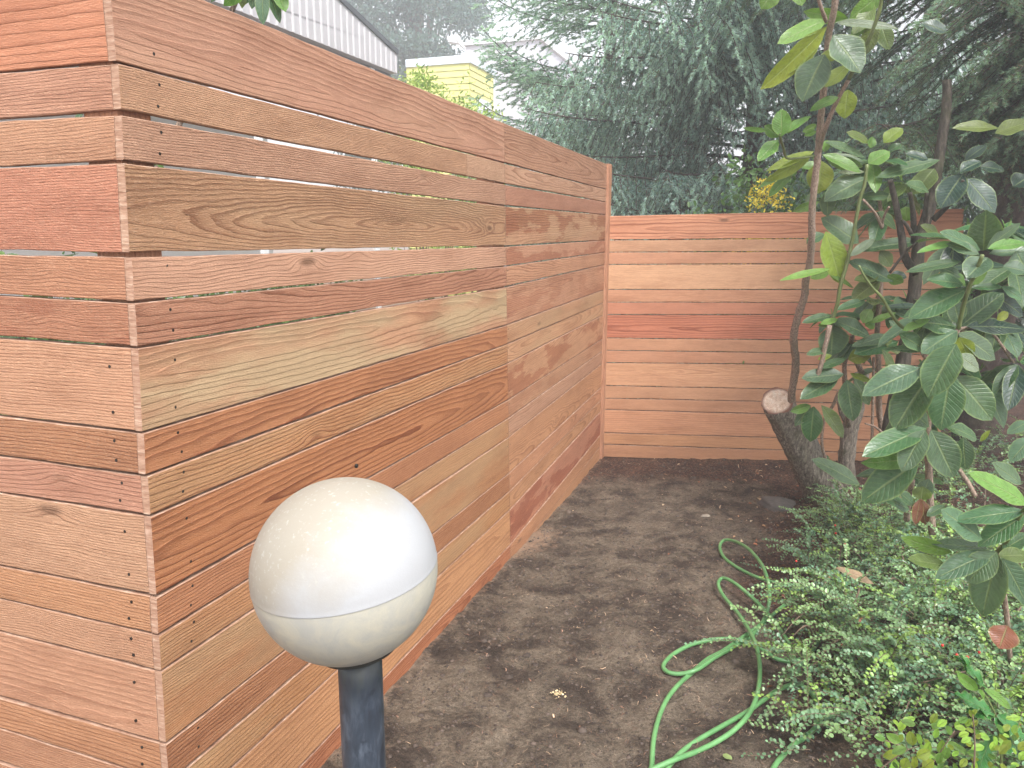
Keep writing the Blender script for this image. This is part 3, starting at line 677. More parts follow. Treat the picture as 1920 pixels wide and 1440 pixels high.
# --- the cut stump with its tall shoot
YS = 4.7
g0 = G(1532, 938)
stump = empty('rhododendron_stump', g0, 'leaning sawn-off trunk with a tall thin leafy shoot rising from its cut end', 'tree stump')
def build_stump():
    YB = g0[1]
    a = P(1566, 965, YB-.02); b = P(1457, 752, YB-.22)
    ctr = [a, P(1548, 930, YB-.02), P(1524, 885, YB-.06), P(1499, 835, YB-.12), P(1478, 792, YB-.17), b]
    c = catmull(ctr, 6); n_ = len(c); t = np.linspace(0, 1, n_); r = (.128-.035*t+.05*np.exp(-t*9))*1.0
    V, F = tube(c, r, 40, False); rg = np.random.default_rng(4)
    ang = np.tile(np.arange(40), n_)*2*math.pi/40; hh = np.repeat(t, 40)
    ci = np.repeat(c, 40, 0); dv = V-ci; rad = np.linalg.norm(dv, axis=1)[:, None]
    bump_ = .035*np.sin(ang*3+hh*5)+.03*np.sin(ang*7+hh*9)+.05*rg.normal(size=len(V))*.5
    V = ci+dv*(1+bump_[:, None])
    # slanted saw cut: shear the upper ring
    axv = nrm(c[-1]-c[-3]); nv = nrm(np.array([-.42, -.62, .66]))
    cutc = c[-1]
    for i in range((n_-5)*40, n_*40):
        h = (V[i]-cutc)@nv
        k_ = (i//40-(n_-5))/4
        if i//40 == n_-1 or h > 0: V[i] = V[i]-axv*(h/(axv@nv))*(1 if h > 0 or i//40 == n_-1 else 0)
    mesh('trunk', V, F, M['bark'], stump, True)
    ring = V[(n_-1)*40:]; cc_ = ring.mean(0); m, nt, bb = new_mat('fresh_sawn_wood'); n = N(nt)
    loc = n.vm('SUBTRACT', n.pos(), tuple(cc_)); rr = n.m('ADD', n.vm('LENGTH', loc), n.m('MULTIPLY', n.noise(loc, 18, 3, .5), .03))
    rg_ = n.ramp(n.m('FRACT', n.m('MULTIPLY', rr, 110.0)), (0, .8), (.7, 1.05), (1, .75))
    nb_ = n.noise(loc, 30, 5, .7, 1.0)
    ccol = n.mix(1.0, n.ramp(nb_, (.3, (.50, .33, .23)), (.5, (.74, .56, .44)), (.7, (.85, .75, .65))), rg_, 'MULTIPLY')
    ccol = n.mix(n.ramp(n.vm('LENGTH', loc), (.075, 0.0), (.092, 1.0)), ccol, (.20, .09, .06))
    nt.links.new(ccol, bb.inputs['Base Color']); bb.inputs['Roughness'].default_value = .85; nt.links.new(n.bump(n.noise(loc, 60, 4, .8, 2), .006), bb.inputs['Normal'])
    Vc = [cc_+nv*.003]+[cc_+(p-cc_)*s_+nv*(.003+.003*rg.normal()) for s_ in (.33, .66) for p in ring]+[p+nv*.001 for p in ring]
    Fc = [(0, 1+j, 1+(j+1) % 40) for j in range(40)]+[(1+k*40+j, 1+(k+1)*40+j, 1+(k+1)*40+(j+1) % 40, 1+k*40+(j+1) % 40) for k in (0, 1) for j in range(40)]
    mesh('cut_face', Vc, Fc, m, stump, True)
    Yc = YB-.24
    shoot = [(1487, 772), (1484, 742), (1489, 708), (1492, 675), (1488, 645), (1490, 618), (1499, 585), (1508, 556), (1511, 525), (1518, 498), (1521, 468), (1522, 435), (1523, 390), (1529, 330), (1535, 275), (1539, 220), (1545, 165), (1549, 115), (1555, 60), (1563, 22), (1570, -30), (1574, -90)]
    Y1 = 3.6
    # narrow shoot with a kink; the side branch forks from it
    stems('shoot', stump, [(shoot, Yc+.02, Y1, 15, 11), ([(1534, 292), (1541, 262), (1551, 232), (1568, 192), (1592, 148)], 4.0, 3.72, 9, 7), ([(1549, 40), (1540, 15), (1526, -30)], 3.62, 3.5, 7, 6)], M['stem'], 10, .07)
    for spc_ in [([(1592, 148), (1603, 125), (1622, 90), (1635, 60), (1650, 15), (1656, -30)], 3.72, 3.5, 8, 6), ([(1531, 292), (1500, 296), (1475, 296), (1470, 280), (1464, 262), (1462, 250)], 4.0, 3.7, 4, 5)]: stems('green_shoot', stump, [spc_], M['gstem'])
    L = Leaves()
    px_leaves(L, [(1552, 36, 1458, 76, 36, 1), (1550, 50, 1430, 170, 42, 2), (1545, 62, 1461, 141, 34, 2), (1546, 102, 1502, 188, 60, 7, -.1), (1562, 66, 1616, 134, 60, 7, -.1), (1590, 34, 1507, 23, 24, 1),
        (1566, 42, 1688, 51, 18, 4, -.1), (1592, 121, 1547, 162, 28, 2), (1572, 182, 1519, 205, 20, 1), (1590, 168, 1583, 222, 36, 2), (1560, 90, 1560, 115, 34, 2), (1642, -4, 1594, 36, 30, 1), (1660, -14, 1608, 12, 34, 1),
        (1640, 22, 1596, 70, 28, 1), (1642, 40, 1620, 104, 30, 8), (1652, 46, 1668, 92, 26, 8), (1456, -26, 1428, 17, 34, 1), (1490, -24, 1505, 10, 32, 1), (1640, 10, 1600, 62, 26, 8),
        (1465, 256, 1466, 204, 32, 1), (1462, 256, 1434, 236, 22, 1), (1440, 245, 1393, 241, 9, 1), (1467, 250, 1520, 216, 16, 1), (1459, 262, 1421, 301, 26, 1), (1468, 250, 1498, 224, 16, 1)], 3.75)
    px_leaves(L, [(1526, 284, 1437, 316, 22, 2), (1522, 290, 1436, 342, 24, 2), (1515, 302, 1421, 346, 18, 1), (1487, 322, 1440, 367, 20, 1), (1541, 302, 1534, 363, 44, 2), (1531, 234, 1506, 248, 14, 1), (1531, 246, 1508, 254, 10, 1),
        (1542, 290, 1618, 319, 24, 1), (1545, 285, 1552, 262, 14, 1), (1538, 312, 1500, 312, 20, 1)], 4.1)
    L.build('foliage', M['rleaf'], stump)
build_stump()
# --- the upright rhododendron behind the stump, in front of the back fence
gm = G(1590, 912)
mid = empty('rhododendron', gm, 'upright leggy rhododendron with a dark trunk and thin stems before the lower fence', 'shrub')
YM = 4.75
stems('trunk', mid, [([(1588, 925), (1587, 880), (1589, 840), (1595, 800), (1606, 765), (1612, 735), (1617, 700)], gm[1], gm[1]-.15, 33, 26), ([(1596, 800), (1580, 775), (1572, 745)], gm[1]-.06, gm[1]-.1, 16, 8)], M['bark'], 16, .06)
stems('stem', mid, [([(1617, 700), (1600, 665), (1597, 640)], 4.6, 4.45, 12, 6),
    ([(1590, 800), (1583, 690), (1593, 660), (1598, 630)], 4.68, 4.3, 9, 8), ([(1548, 862), (1541, 830), (1545, 790), (1561, 762), (1572, 735)], 4.6, 4.5, 6, 6),
    ([(1530, 715), (1538, 690), (1546, 655), (1556, 610)], 4.2, 4.15, 9, 9), ([(1636, 895), (1635, 828), (1637, 740), (1638, 670)], 4.4, 4.3, 6, 5),
    ([(1662, 900), (1655, 812), (1648, 768), (1648, 700), (1645, 640), (1646, 600), (1651, 540), (1655, 480), (1655, 440), (1652, 400), (1646, 350), (1638, 302)], 4.5, 4.28, 13, 6),
    ([(1654, 428), (1641, 400), (1618, 374)], 4.12, 4.05, 6, 4), ([(1654, 418), (1660, 400), (1667, 388)], 4.12, 4.05, 5, 4),
    ([(1655, 812), (1640, 800), (1622, 794)], 4.3, 4.2, 5, 3)], M['stem'], 8, .06)
stems('green_stem', mid, [([(1531, 716), (1562, 598), (1570, 570), (1576, 535), (1587, 498), (1597, 455), (1602, 430), (1612, 375), (1621, 345), (1626, 308)], 4.25, 4.1, 8, 6)], M['gstem'])
L = Leaves()
px_leaves(L, [(1628, 307, 1668, 282, 32, 1), (1631, 278, 1637, 256, 16, 1), (1657, 268, 1692, 238, 28, 2), (1665, 285, 1690, 268, 16, 0), (1622, 296, 1550, 262, 22, 7), (1620, 304, 1555, 286, 14, 4), (1618, 312, 1548, 298, 24, 1), (1622, 322, 1572, 322, 12, 4),
    (1626, 334, 1545, 372, 46, 7), (1550, 360, 1553, 406, 28, 7), (1540, 348, 1509, 380, 12, 4), (1536, 378, 1487, 397, 16, 1), (1762, 300, 1643, 330, 30, 0), (1670, 366, 1612, 368, 22, 0), (1700, 345, 1664, 375, 18, 8), (1752, 316, 1713, 362, 40, 8),
    (1700, 415, 1697, 388, 28, 1), (1610, 456, 1542, 406, 46, 7), (1548, 434, 1580, 533, 44, 2), (1545, 438, 1512, 456, 24, 0), (1730, 452, 1598, 466, 28, 0), (1640, 448, 1594, 480, 18, 4), (1675, 528, 1594, 486, 36, 7),
    (1556, 504, 1463, 523, 16, 1), (1558, 508, 1520, 522, 16, 1), (1650, 524, 1597, 562, 38, 8), (1648, 518, 1602, 524, 22, 8), (1664, 516, 1694, 532, 22, 1), (1600, 540, 1560, 512, 12, 1), (1622, 564, 1570, 580, 20, 3), (1560, 592, 1505, 602, 20, 0), (1568, 600, 1534, 611, 16, 1),
    (1571, 598, 1538, 607, 14, 1), (1561, 608, 1559, 668, 54, 7), (1632, 632, 1569, 597, 38, 7), (1672, 628, 1597, 648, 24, 7), (1684, 640, 1601, 662, 40, 3), (1618, 606, 1632, 578, 22, 1), (1630, 606, 1680, 584, 14, 1), (1622, 610, 1640, 600, 26, 1), (1552, 655, 1513, 663, 18, 0), (1560, 666, 1533, 674, 12, 2),
    (1590, 674, 1636, 658, 30, 2), (1586, 672, 1536, 690, 18, 0), (1582, 702, 1503, 708, 36, 7), (1572, 708, 1500, 745, 36, 0), (1588, 712, 1600, 790, 40, 0), (1594, 700, 1634, 716, 14, 2), (1602, 710, 1633, 760, 26, 0), (1526, 762, 1519, 830, 38, 3),
    (1520, 760, 1483, 772, 18, 1), (1520, 762, 1490, 798, 20, 0), (1540, 760, 1584, 820, 28, 8), (1612, 908, 1526, 858, 38, 7), (1688, 660, 1660, 640, 26, 8), (1682, 700, 1655, 655, 22, 8), (1725, 575, 1665, 572, 14, 5), (1722, 600, 1668, 580, 22, 7), (1715, 640, 1670, 600, 24, 7),
    (1630, 268, 1590, 245, 20, 8), (1680, 430, 1650, 395, 22, 0), (1650, 470, 1672, 500, 26, 8), (1700, 520, 1672, 512, 20, 5)], 4.2)
for i_, (x, y, Y, lp) in enumerate([(1635, 300, 4.3, 75), (1655, 395, 4.4, 80), (1600, 640, 4.35, 70), (1560, 590, 4.4, 60), (1640, 560, 4.4, 80), (1690, 340, 4.4, 75), (1660, 690, 4.5, 80), (1700, 560, 4.4, 85)]): whorl(L, x, y, Y, lp, 7, [0, 7, 7, 1, 8, 3], 40+i_)
L.build('foliage', M['rleaf'], mid)
# --- the old tall rhododendron with thick dark stems
gt = G(1668, 905); gt[1] += .0
old = empty('rhododendron', P(1668, 880, 4.2)*[1, 1, 0], 'old rhododendron with the thickest dark stems and shaded leaves under the spruce', 'shrub')
stems('trunk', old, [([(1664, 900), (1665, 835), (1672, 782), (1690, 702), (1696, 660), (1706, 618), (1713, 560), (1718, 505), (1726, 445), (1740, 400), (1752, 350), (1760, 300), (1768, 250), (1775, 195), (1776, 150)], 4.3, 4.3, 30, 15),
    ([(1717, 512), (1697, 482), (1690, 440), (1683, 400), (1675, 362), (1669, 338)], 4.0, 3.9, 16, 9), ([(1714, 455), (1712, 400), (1706, 362)], 4.0, 3.9, 12, 7), ([(1750, 412), (1788, 374), (1806, 338)], 3.95, 3.8, 11, 6),
    ([(1735, 430), (1735, 395), (1738, 360)], 3.95, 3.9, 9, 7), ([(1710, 440), (1698, 420), (1690, 412)], 3.95, 3.9, 8, 4), ([(1668, 512), (1700, 470), (1720, 455)], 3.9, 3.8, 5, 4)], bark_mat('bark_painted_shade', (.018, .015, .012), (.06, .05, .04), (.13, .11, .09), 75, 18, .006), 14, .05)  # darker copy of the bark paints the gloom under the spruce
L = Leaves()
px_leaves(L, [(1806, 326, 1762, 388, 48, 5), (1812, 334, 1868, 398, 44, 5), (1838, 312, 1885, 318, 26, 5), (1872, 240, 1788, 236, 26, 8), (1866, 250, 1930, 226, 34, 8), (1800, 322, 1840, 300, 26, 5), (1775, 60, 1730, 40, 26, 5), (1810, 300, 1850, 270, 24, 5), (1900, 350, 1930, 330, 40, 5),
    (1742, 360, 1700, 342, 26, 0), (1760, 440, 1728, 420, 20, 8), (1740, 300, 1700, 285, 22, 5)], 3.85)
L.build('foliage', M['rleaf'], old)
# --- the big-leaved rhododendron at the right
ge = G(1745, 975)
right = empty('rhododendron', P(1745, 975, 3.25)*[1, 1, 0], 'broad dark green rhododendron with the largest leaves, right of the cut stump', 'shrub')
stems('stem', right, [([(1748, 1000), (1742, 900), (1740, 800), (1748, 730), (1775, 665), (1797, 617)], 3.3, 3.1, 15, 8), ([(1705, 616), (1720, 645), (1742, 678), (1770, 690)], 3.2, 3.15, 8, 8), ([(1700, 975), (1703, 940), (1712, 900)], 3.2, 3.1, 12, 8), ([(1828, 930), (1815, 905), (1798, 880)], 3.0, 3.0, 10, 8)], M['stem'], 8)
stems('green_stem', right, [([(1797, 617), (1805, 580), (1815, 545), (1830, 510), (1842, 478)], 3.1, 2.95, 8, 7), ([(1705, 616), (1690, 612), (1672, 590), (1655, 560), (1636, 540), (1622, 520), (1610, 498)], 3.2, 3.1, 7, 4)], M['gstem'])
L = Leaves()
px_leaves(L, [(1843, 470, 1850, 396, 54, 7, .1, -.2), (1838, 469, 1769, 430, 34, 7), (1836, 476, 1777, 454, 28, 7), (1792, 454, 1721, 470, 16, 1), (1850, 466, 1912, 416, 22, 7), (1852, 467, 1930, 450, 26, 1), (1854, 476, 1935, 468, 26, 7), (1852, 483, 1812, 520, 48, 7, -.1),
    (1802, 490, 1699, 506, 22, 0), (1806, 533, 1741, 521, 34, 3), (1802, 520, 1754, 494, 28, 7), (1810, 536, 1786, 507, 18, 1), (1817, 534, 1854, 505, 20, 1), (1820, 540, 1880, 536, 18, 3), (1878, 537, 1918, 562, 20, 3), (1810, 544, 1703, 594, 52, 3),
    (1792, 612, 1712, 600, 54, 0, .1), (1800, 612, 1882, 548, 52, 0, .15), (1798, 606, 1788, 560, 34, 0, .1), (1795, 620, 1727, 660, 46, 7), (1797, 625, 1872, 672, 46, 7), (1812, 612, 1930, 612, 40, 5, .1), (1793, 645, 1737, 743, 66, 0, -.1), (1728, 690, 1617, 737, 58, 7), (1799, 632, 1818, 674, 34, 2),
    (1796, 666, 1838, 694, 34, 4), (1742, 706, 1674, 806, 66, 0), (1783, 700, 1763, 808, 62, 0, .05), (1790, 705, 1864, 788, 62, 0, .1), (1685, 626, 1738, 655, 34, 0, .1), (1692, 620, 1743, 597, 18, 1), (1737, 803, 1617, 853, 52, 3), (1735, 806, 1689, 882, 48, 7, -.1),
    (1746, 806, 1790, 897, 58, 7, -.05), (1722, 858, 1620, 872, 34, 1), (1722, 868, 1611, 938, 66, 0), (1782, 800, 1836, 822, 32, 0), (1806, 820, 1810, 882, 34, 0), (1742, 800, 1700, 762, 40, 0, .15), (1750, 720, 1700, 700, 44, 0, .2), (1905, 470, 1930, 520, 46, 0), (1850, 545, 1925, 590, 44, 5, .2), (1880, 500, 1930, 508, 34, 7),
    (1770, 745, 1745, 800, 40, 5, .2), (1728, 935, 1742, 898, 30, 7), (1727, 938, 1731, 912, 34, 8), (1726, 935, 1737, 985, 26, 6), (1726, 935, 1716, 984, 20, 6), (1705, 955, 1656, 930, 34, 0), (1712, 945, 1690, 925, 26, 0), (1772, 948, 1738, 966, 20, 0), (1838, 828, 1856, 806, 10, 2), (1890, 585, 1870, 600, 16, 2)], 3.05)
for i_, (x, y, Y, lp) in enumerate([(1780, 560, 3.4, 110), (1870, 600, 3.4, 115), (1900, 500, 3.3, 110), (1760, 660, 3.5, 105), (1740, 590, 3.6, 95), (1830, 700, 3.5, 110), (1720, 770, 3.5, 100), (1885, 430, 3.5, 100), (1790, 450, 3.7, 95), (1910, 680, 3.3, 110), (1700, 890, 3.5, 90)]): whorl(L, x, y, Y, lp, 8, [0, 0, 7, 3, 5], 60+i_)
stems('branch', right, [([(1797, 617), (1830, 640), (1830, 700)], 3.15, 3.5, 7, 5), ([(1797, 617), (1850, 615), (1900, 680)], 3.15, 3.3, 7, 5), ([(1797, 640), (1770, 640), (1742, 592)], 3.2, 3.6, 7, 4)], M['stem'])
L.build('foliage', M['rleaf'], right)
# --- the near rhododendron seedling at the right edge
near = empty('rhododendron', P(1868, 1170, 2.35)*[1, 1, 0], 'low wet-leaved rhododendron spreading over the cotoneaster at the right edge', 'shrub')
stems('stem', near, [([(1895, 1250), (1885, 1130), (1872, 1050), (1868, 1035)], 2.4, 2.25, 10, 8)], M['stem'])
stems('green_stem', near, [([(1868, 1036), (1892, 1010), (1915, 962), (1925, 950)], 2.25, 2.1, 8, 7)], M['gstem'])
L = Leaves()
px_leaves(L, [(1928, 946, 1823, 883, 46, 1), (1915, 908, 1862, 867, 34, 7, .1), (1922, 958, 1790, 972, 42, 3, -.05), (1922, 966, 1832, 1022, 48, 3, -.05), (1842, 1012, 1768, 954, 54, 7), (1852, 1030, 1750, 1014, 30, 7), (1785, 1036, 1693, 1011, 30, 1), (1775, 1062, 1704, 1046, 34, 8, .05),
    (1864, 1034, 1752, 1082, 48, 7), (1869, 1035, 1811, 1092, 54, 7, -.05), (1871, 1040, 1838, 1158, 64, 7), (1878, 1043, 1932, 1140, 50, 7), (1880, 1032, 1930, 1000, 36, 0), (1872, 1042, 1935, 1040, 34, 8), (1930, 790, 1888, 812, 24, 7, .3), (1935, 820, 1893, 864, 34, 7, .3)], 2.2, .06)
L.build('foliage', M['rleaf'], near)

# --- generic scattered small leaves
def quad_leaves(C, D_, Nn, L, W, cols, fold=.25):
    """vectorised 6-vertex folded leaves: centres C, axis D_, normal Nn, lengths L, widths W"""
    n_ = len(C); D_ = D_/np.linalg.norm(D_, axis=1)[:, None]; S = np.cross(D_, Nn); S /= np.linalg.norm(S, axis=1)[:, None]+1e-9; U = np.cross(S, D_)
    L = np.broadcast_to(L, n_)[:, None]; W = np.broadcast_to(W, n_)[:, None]
    pts = []
    for u, v, h in ((0, 0, 0), (.28, -.46, 1), (.28, .46, 1), (.72, -.44, 1), (.72, .44, 1), (1, 0, -.4), (.5, 0, 0)):
        pts.append(C+D_*L*u+S*W*v+U*W*fold*h*abs(v)*2)
    V = np.stack(pts, 1).reshape(-1, 3); b = np.arange(n_)[:, None]*7
    F = np.concatenate([b+np.array([f]) for f in ((0, 6, 1), (0, 2, 6), (1, 6, 3), (2, 4, 6), (3, 6, 5), (4, 5, 6))], 1).reshape(-1, 3)
    C4 = np.repeat(np.concatenate([cols, np.ones((n_, 1))], 1), 7, 0)
    return V, F, C4
def rnd_unit(n_): v = rng.normal(size=(n_, 3)); return v/np.linalg.norm(v, axis=1)[:, None]

def build_cotoneaster(name, label, spots, nbr, seedc, berries):
    """spots: list of (x, y, radius, height) mounds on the ground; arching twigs with fishbone leaves"""
    rg = np.random.default_rng(seedc); c0 = np.array([spots[0][0], spots[0][1], 0.])
    root = empty(name, c0, label, 'shrub'); VS = []; FS = []; ns = 0; C = []; Dd = []; Nn = []; Ls = []; Cs = []
    wsum = np.array([s_[2]**2 for s_ in spots]); wsum = wsum/wsum.sum()
    for k in range(nbr):
        x0, y0, R0, H0 = spots[rg.choice(len(spots), p=wsum)]
        ci = int(rg.integers(0, 9)); rk = np.random.default_rng(seedc*1000+int(x0*997)+ci*31)
        a = rk.uniform(0, 2*math.pi)+rg.normal()*.22; rr = max(0, R0*math.sqrt(rk.uniform(0, .8))+rg.normal()*.035); px_, py_ = x0+rr*math.cos(a), y0+rr*math.sin(a)
        lev = rg.uniform(.25, 1.0)*H0*(1-.55*(rr/R0)**2)
        a2 = a+rg.normal()*1.0; Lb = rg.uniform(.12, .34)*(.8+.5*R0)*(1.7 if rg.random() < .10 else 1); el = rg.uniform(.0, 1.0) if rg.random() < .85 else rg.uniform(.9, 1.35)
        st = np.array([px_, py_, gz(px_, py_)+lev]); d_ = np.array([math.cos(a2)*math.cos(el), math.sin(a2)*math.cos(el), math.sin(el)])
        m_ = 9; t = np.linspace(0, 1, m_)[:, None]; side = np.array([-d_[1], d_[0], 0])
        pts = st+d_*Lb*t+np.array([0, 0, -1])*Lb*.45*t**2+side*Lb*rg.normal()*.15*t**2
        pts[:, 2] = np.maximum(pts[:, 2], gz(pts[:, 0], pts[:, 1])+.012)
        V, F = tube(pts, np.linspace(.0016, .0007, m_), 4); VS.append(V); FS.append(np.array([f for f in F if len(f) == 4][:(m_-1)*4])+ns); ns += len(V)
        nl = int(Lb/.0105); tt = np.linspace(.06, 1, nl); idx = np.clip(tt*(m_-1), 0, m_-1.001); i0 = idx.astype(int); f_ = (idx-i0)[:, None]
        pc = pts[i0]*(1-f_)+pts[i0+1]*f_; tg = pts[np.minimum(i0+1, m_-1)]-pts[i0]; tg /= np.linalg.norm(tg, axis=1)[:, None]+1e-9
        upv = nrm(np.array([rg.normal()*.25, rg.normal()*.25-.15, 1.0])); sdv = np.cross(tg, upv); sdv /= np.linalg.norm(sdv, axis=1)[:, None]+1e-9
        sg = np.where(np.arange(nl) % 2 == 0, 1, -1)[:, None]
        C.append(pc); Dd.append(sdv*sg+tg*.55+rg.normal(size=(nl, 3))*.30+upv*.15); Nn.append(upv+rg.normal(size=(nl, 3))*.38); Ls.append(rg.uniform(.014, .023, nl)*(1-.35*tt))
        tone = rg.uniform(0, 1); base = np.array([.100, .200, .120])*(1-tone)+np.array([.205, .320, .120])*tone if rg.random() < .85 else np.array([.20, .32, .07])
        cc_ = base*rg.uniform(.7, 1.35, (nl, 1)); y_ = rg.random(nl) < .003; cc_[y_] = (.30, .10, .06); Cs.append(cc_)
    C = np.vstack(C); L_ = np.concatenate(Ls)
    V, F, C4 = quad_leaves(C, np.vstack(Dd), np.vstack(Nn), L_, L_*.80, np.vstack(Cs), .22)
    mesh('foliage', V, F, M['sleaf'], root, True, {'col': C4})
    # main woody branches from the middle outwards
    for k in range(max(8, nbr//45)):
        x0, y0, R0, H0 = spots[rg.choice(len(spots), p=wsum)]; a = rg.uniform(0, 6.28)
        e = np.array([x0+R0*.8*math.cos(a), y0+R0*.8*math.sin(a), 0.]); s_ = np.array([x0+rg.normal()*.08, y0+rg.normal()*.08, float(gz(x0, y0))-.02])
        e[2] = gz(e[0], e[1])+H0*rg.uniform(.25, .7); mm_ = (s_+e)/2+[rg.normal()*.06, rg.normal()*.06, H0*.45]
        V, F = tube(catmull([s_, mm_, e], 6), np.linspace(.006, .0016, 13), 5); VS.append(V); FS.append(np.array([f for f in F if len(f) == 4][:12*5])+ns); ns += len(V)
    mesh('branches', np.vstack(VS), np.vstack(FS), M['twig'], root, True)
    if berries:
        bm = simple('red_berry', (.55, .03, .02), .3)
        for (x, y, Y_) in berries:
            c = P(x, y, Y_); V, F = tube([c+[0, 0, -.0045], c+[0, 0, -.0035], c, c+[0, 0, .0035], c+[0, 0, .0045]], [.0015, .0035, .0048, .0035, .0012], 8); mesh('berry', V, F, bm, root, True)
    return root

def gp(x, y, r, h): q = G(x, y); return (q[0], q[1], r, h)
build_cotoneaster('cotoneaster', 'sprawling small-leaved cotoneaster with red berries beside the hose and below the stump',
    [gp(1640, 1250, .48, .30), gp(1590, 1190, .26, .22), gp(1620, 1100, .34, .24), gp(1570, 1310, .16, .16), gp(1700, 1130, .45, .30), gp(1590, 1035, .30, .20), gp(1610, 990, .28, .20), gp(1575, 985, .14, .14), gp(1680, 1010, .40, .24), gp(1760, 1080, .4, .26), gp(1630, 1400, .25, .2)], 1250, 11,
    [(1566, 985, 3.3), (1567, 1000, 3.3), (1767, 1210, 2.3), (1836, 1223, 2.2), (1794, 1228, 2.2), (1814, 1232, 2.2), (1493, 1052, 3.1)])
build_cotoneaster('cotoneaster', 'dense low cotoneaster mat filling the bottom right corner under the holly leaves',
    [gp(1800, 1330, .45, .32), gp(1900, 1250, .45, .34), gp(1860, 1420, .4, .30), gp(1740, 1420, .28, .26), gp(1930, 1150, .4, .3), gp(1950, 1420, .4, .3)], 1000, 12, None)
build_cotoneaster('cotoneaster', 'thin upright cotoneaster sprays under the dark spruce trunk at the right edge',
    [gp(1850, 950, .45, .34), gp(1900, 890, .4, .36), gp(1800, 900, .3, .22)], 260, 13, None)

# --- holly seedling and light green sapling in the corner
def spiny(Lv, b, t, wid, nor, col):
    b = np.asarray(b); t = np.asarray(t); a = t-b; L = np.linalg.norm(a); a = a/L; sd_ = nrm(np.cross(a, nor)); up = np.cross(sd_, a); NU, NV = 15, 5; V = []
    for i in range(NU):
        u = i/(NU-1); pw = math.sin(math.pi*u)**.6*(1+(.32 if i % 2 == 0 else -.18)) if 0 < u < 1 else 0.0
        for k in range(NV):
            v = -1+2*k/(NV-1); hw = wid*.5*pw*v if abs(v) > .9 else wid*.5*min(pw, math.sin(math.pi*u)**.6)*v*.8
            V.append(b+a*L*u+sd_*hw+up*(abs(v)*wid*.12*math.sin(u*16+k)+.25*abs(hw))); Lv.U.append((u, v))
    for i in range(NU-1):
        for k in range(NV-1): Lv.F.append((Lv.n+i*NV+k, Lv.n+i*NV+k+1, Lv.n+(i+1)*NV+k+1, Lv.n+(i+1)*NV+k))
    Lv.C += [tuple(col)+(1,)]*len(V); Lv.V += V; Lv.n += len(V)
hol = empty('holly_seedling', P(1880, 1450, 1.75)*[1, 1, 0]+[0, 0, .09], 'glossy dark green holly seedling with spiny leaves in the bottom right corner', 'seedling')
L = Leaves()
for (a_, b_, c_, d_, w_, k_) in [(1866, 1340, 1788, 1300, 34, 0), (1864, 1338, 1810, 1335, 30, 3), (1872, 1340, 1925, 1395, 40, 3), (1868, 1345, 1895, 1415, 44, 3), (1860, 1380, 1830, 1450, 34, 3), (1850, 1290, 1790, 1230, 36, 0), (1835, 1290, 1800, 1228, 34, 0)]:
    Yq = 1.85; b3 = P(a_, b_, Yq); t3 = P(c_, d_, Yq-.02); spiny(L, b3, t3, w_*Yq/FPX, nrm([.1, -.45, .9]), (.035, .15, .03))
L.build('foliage', leaf_mat('holly_leaf', .15, .16, True), hol)
stems('stem', hol, [([(1880, 1450), (1874, 1390), (1866, 1340), (1845, 1300), (1836, 1282)], 1.9, 1.85, 5, 3)], M['gstem'])
L = Leaves(); sap = empty('sapling', P(1700, 1470, 1.8)*[1, 1, 0]+[0, 0, .09], 'bright lime green leafy sapling twigs at the bottom right, lower edge', 'sapling')
px_leaves(L, [(1717, 1358, 1690, 1352, 16, 1), (1688, 1392, 1662, 1376, 18, 1), (1700, 1402, 1672, 1412, 18, 1), (1712, 1398, 1706, 1372, 20, 2), (1660, 1386, 1640, 1380, 16, 1), (1655, 1418, 1690, 1412, 20, 2), (1718, 1420, 1745, 1408, 22, 2), (1700, 1420, 1695, 1445, 20, 2), (1775, 1392, 1820, 1415, 18, 1),
    (1822, 1362, 1834, 1350, 10, 2), (1826, 1372, 1812, 1366, 10, 2), (1828, 1384, 1840, 1378, 10, 2), (1826, 1345, 1818, 1332, 10, 2), (1822, 1340, 1832, 1330, 9, 2), (1833, 1295, 1795, 1262, 22, 1), (1845, 1292, 1900, 1328, 22, 1), (1834, 1292, 1848, 1312, 12, 1), (1730, 1440, 1750, 1425, 22, 2), (1640, 1425, 1656, 1436, 14, 1)], 1.72, .05)
rgs = random.Random(8)
for k in range(85):
    x, y = rgs.uniform(1660, 1925), rgs.uniform(1345, 1450); a = rgs.uniform(0, 6.28); ll = rgs.uniform(14, 26); px_leaves(L, [(x, y, x+ll*math.cos(a), y+ll*math.sin(a), ll*.62, rgs.choice([9, 9, 1, 2]))], 1.74+rgs.uniform(-.05, .08), .05, k)
L.build('foliage', M['rleaf'], sap)
stems('stem', sap, [([(1640, 1450), (1680, 1420), (1705, 1405), (1722, 1400)], 1.75, 1.72, 3, 2), ([(1700, 1455), (1740, 1440), (1770, 1400), (1790, 1370)], 1.75, 1.72, 3, 2), ([(1640, 1382), (1680, 1395), (1705, 1405)], 1.75, 1.72, 3, 2), ([(1826, 1440), (1828, 1390), (1824, 1340)], 1.72, 1.72, 4, 2)], M['twig'], 6)

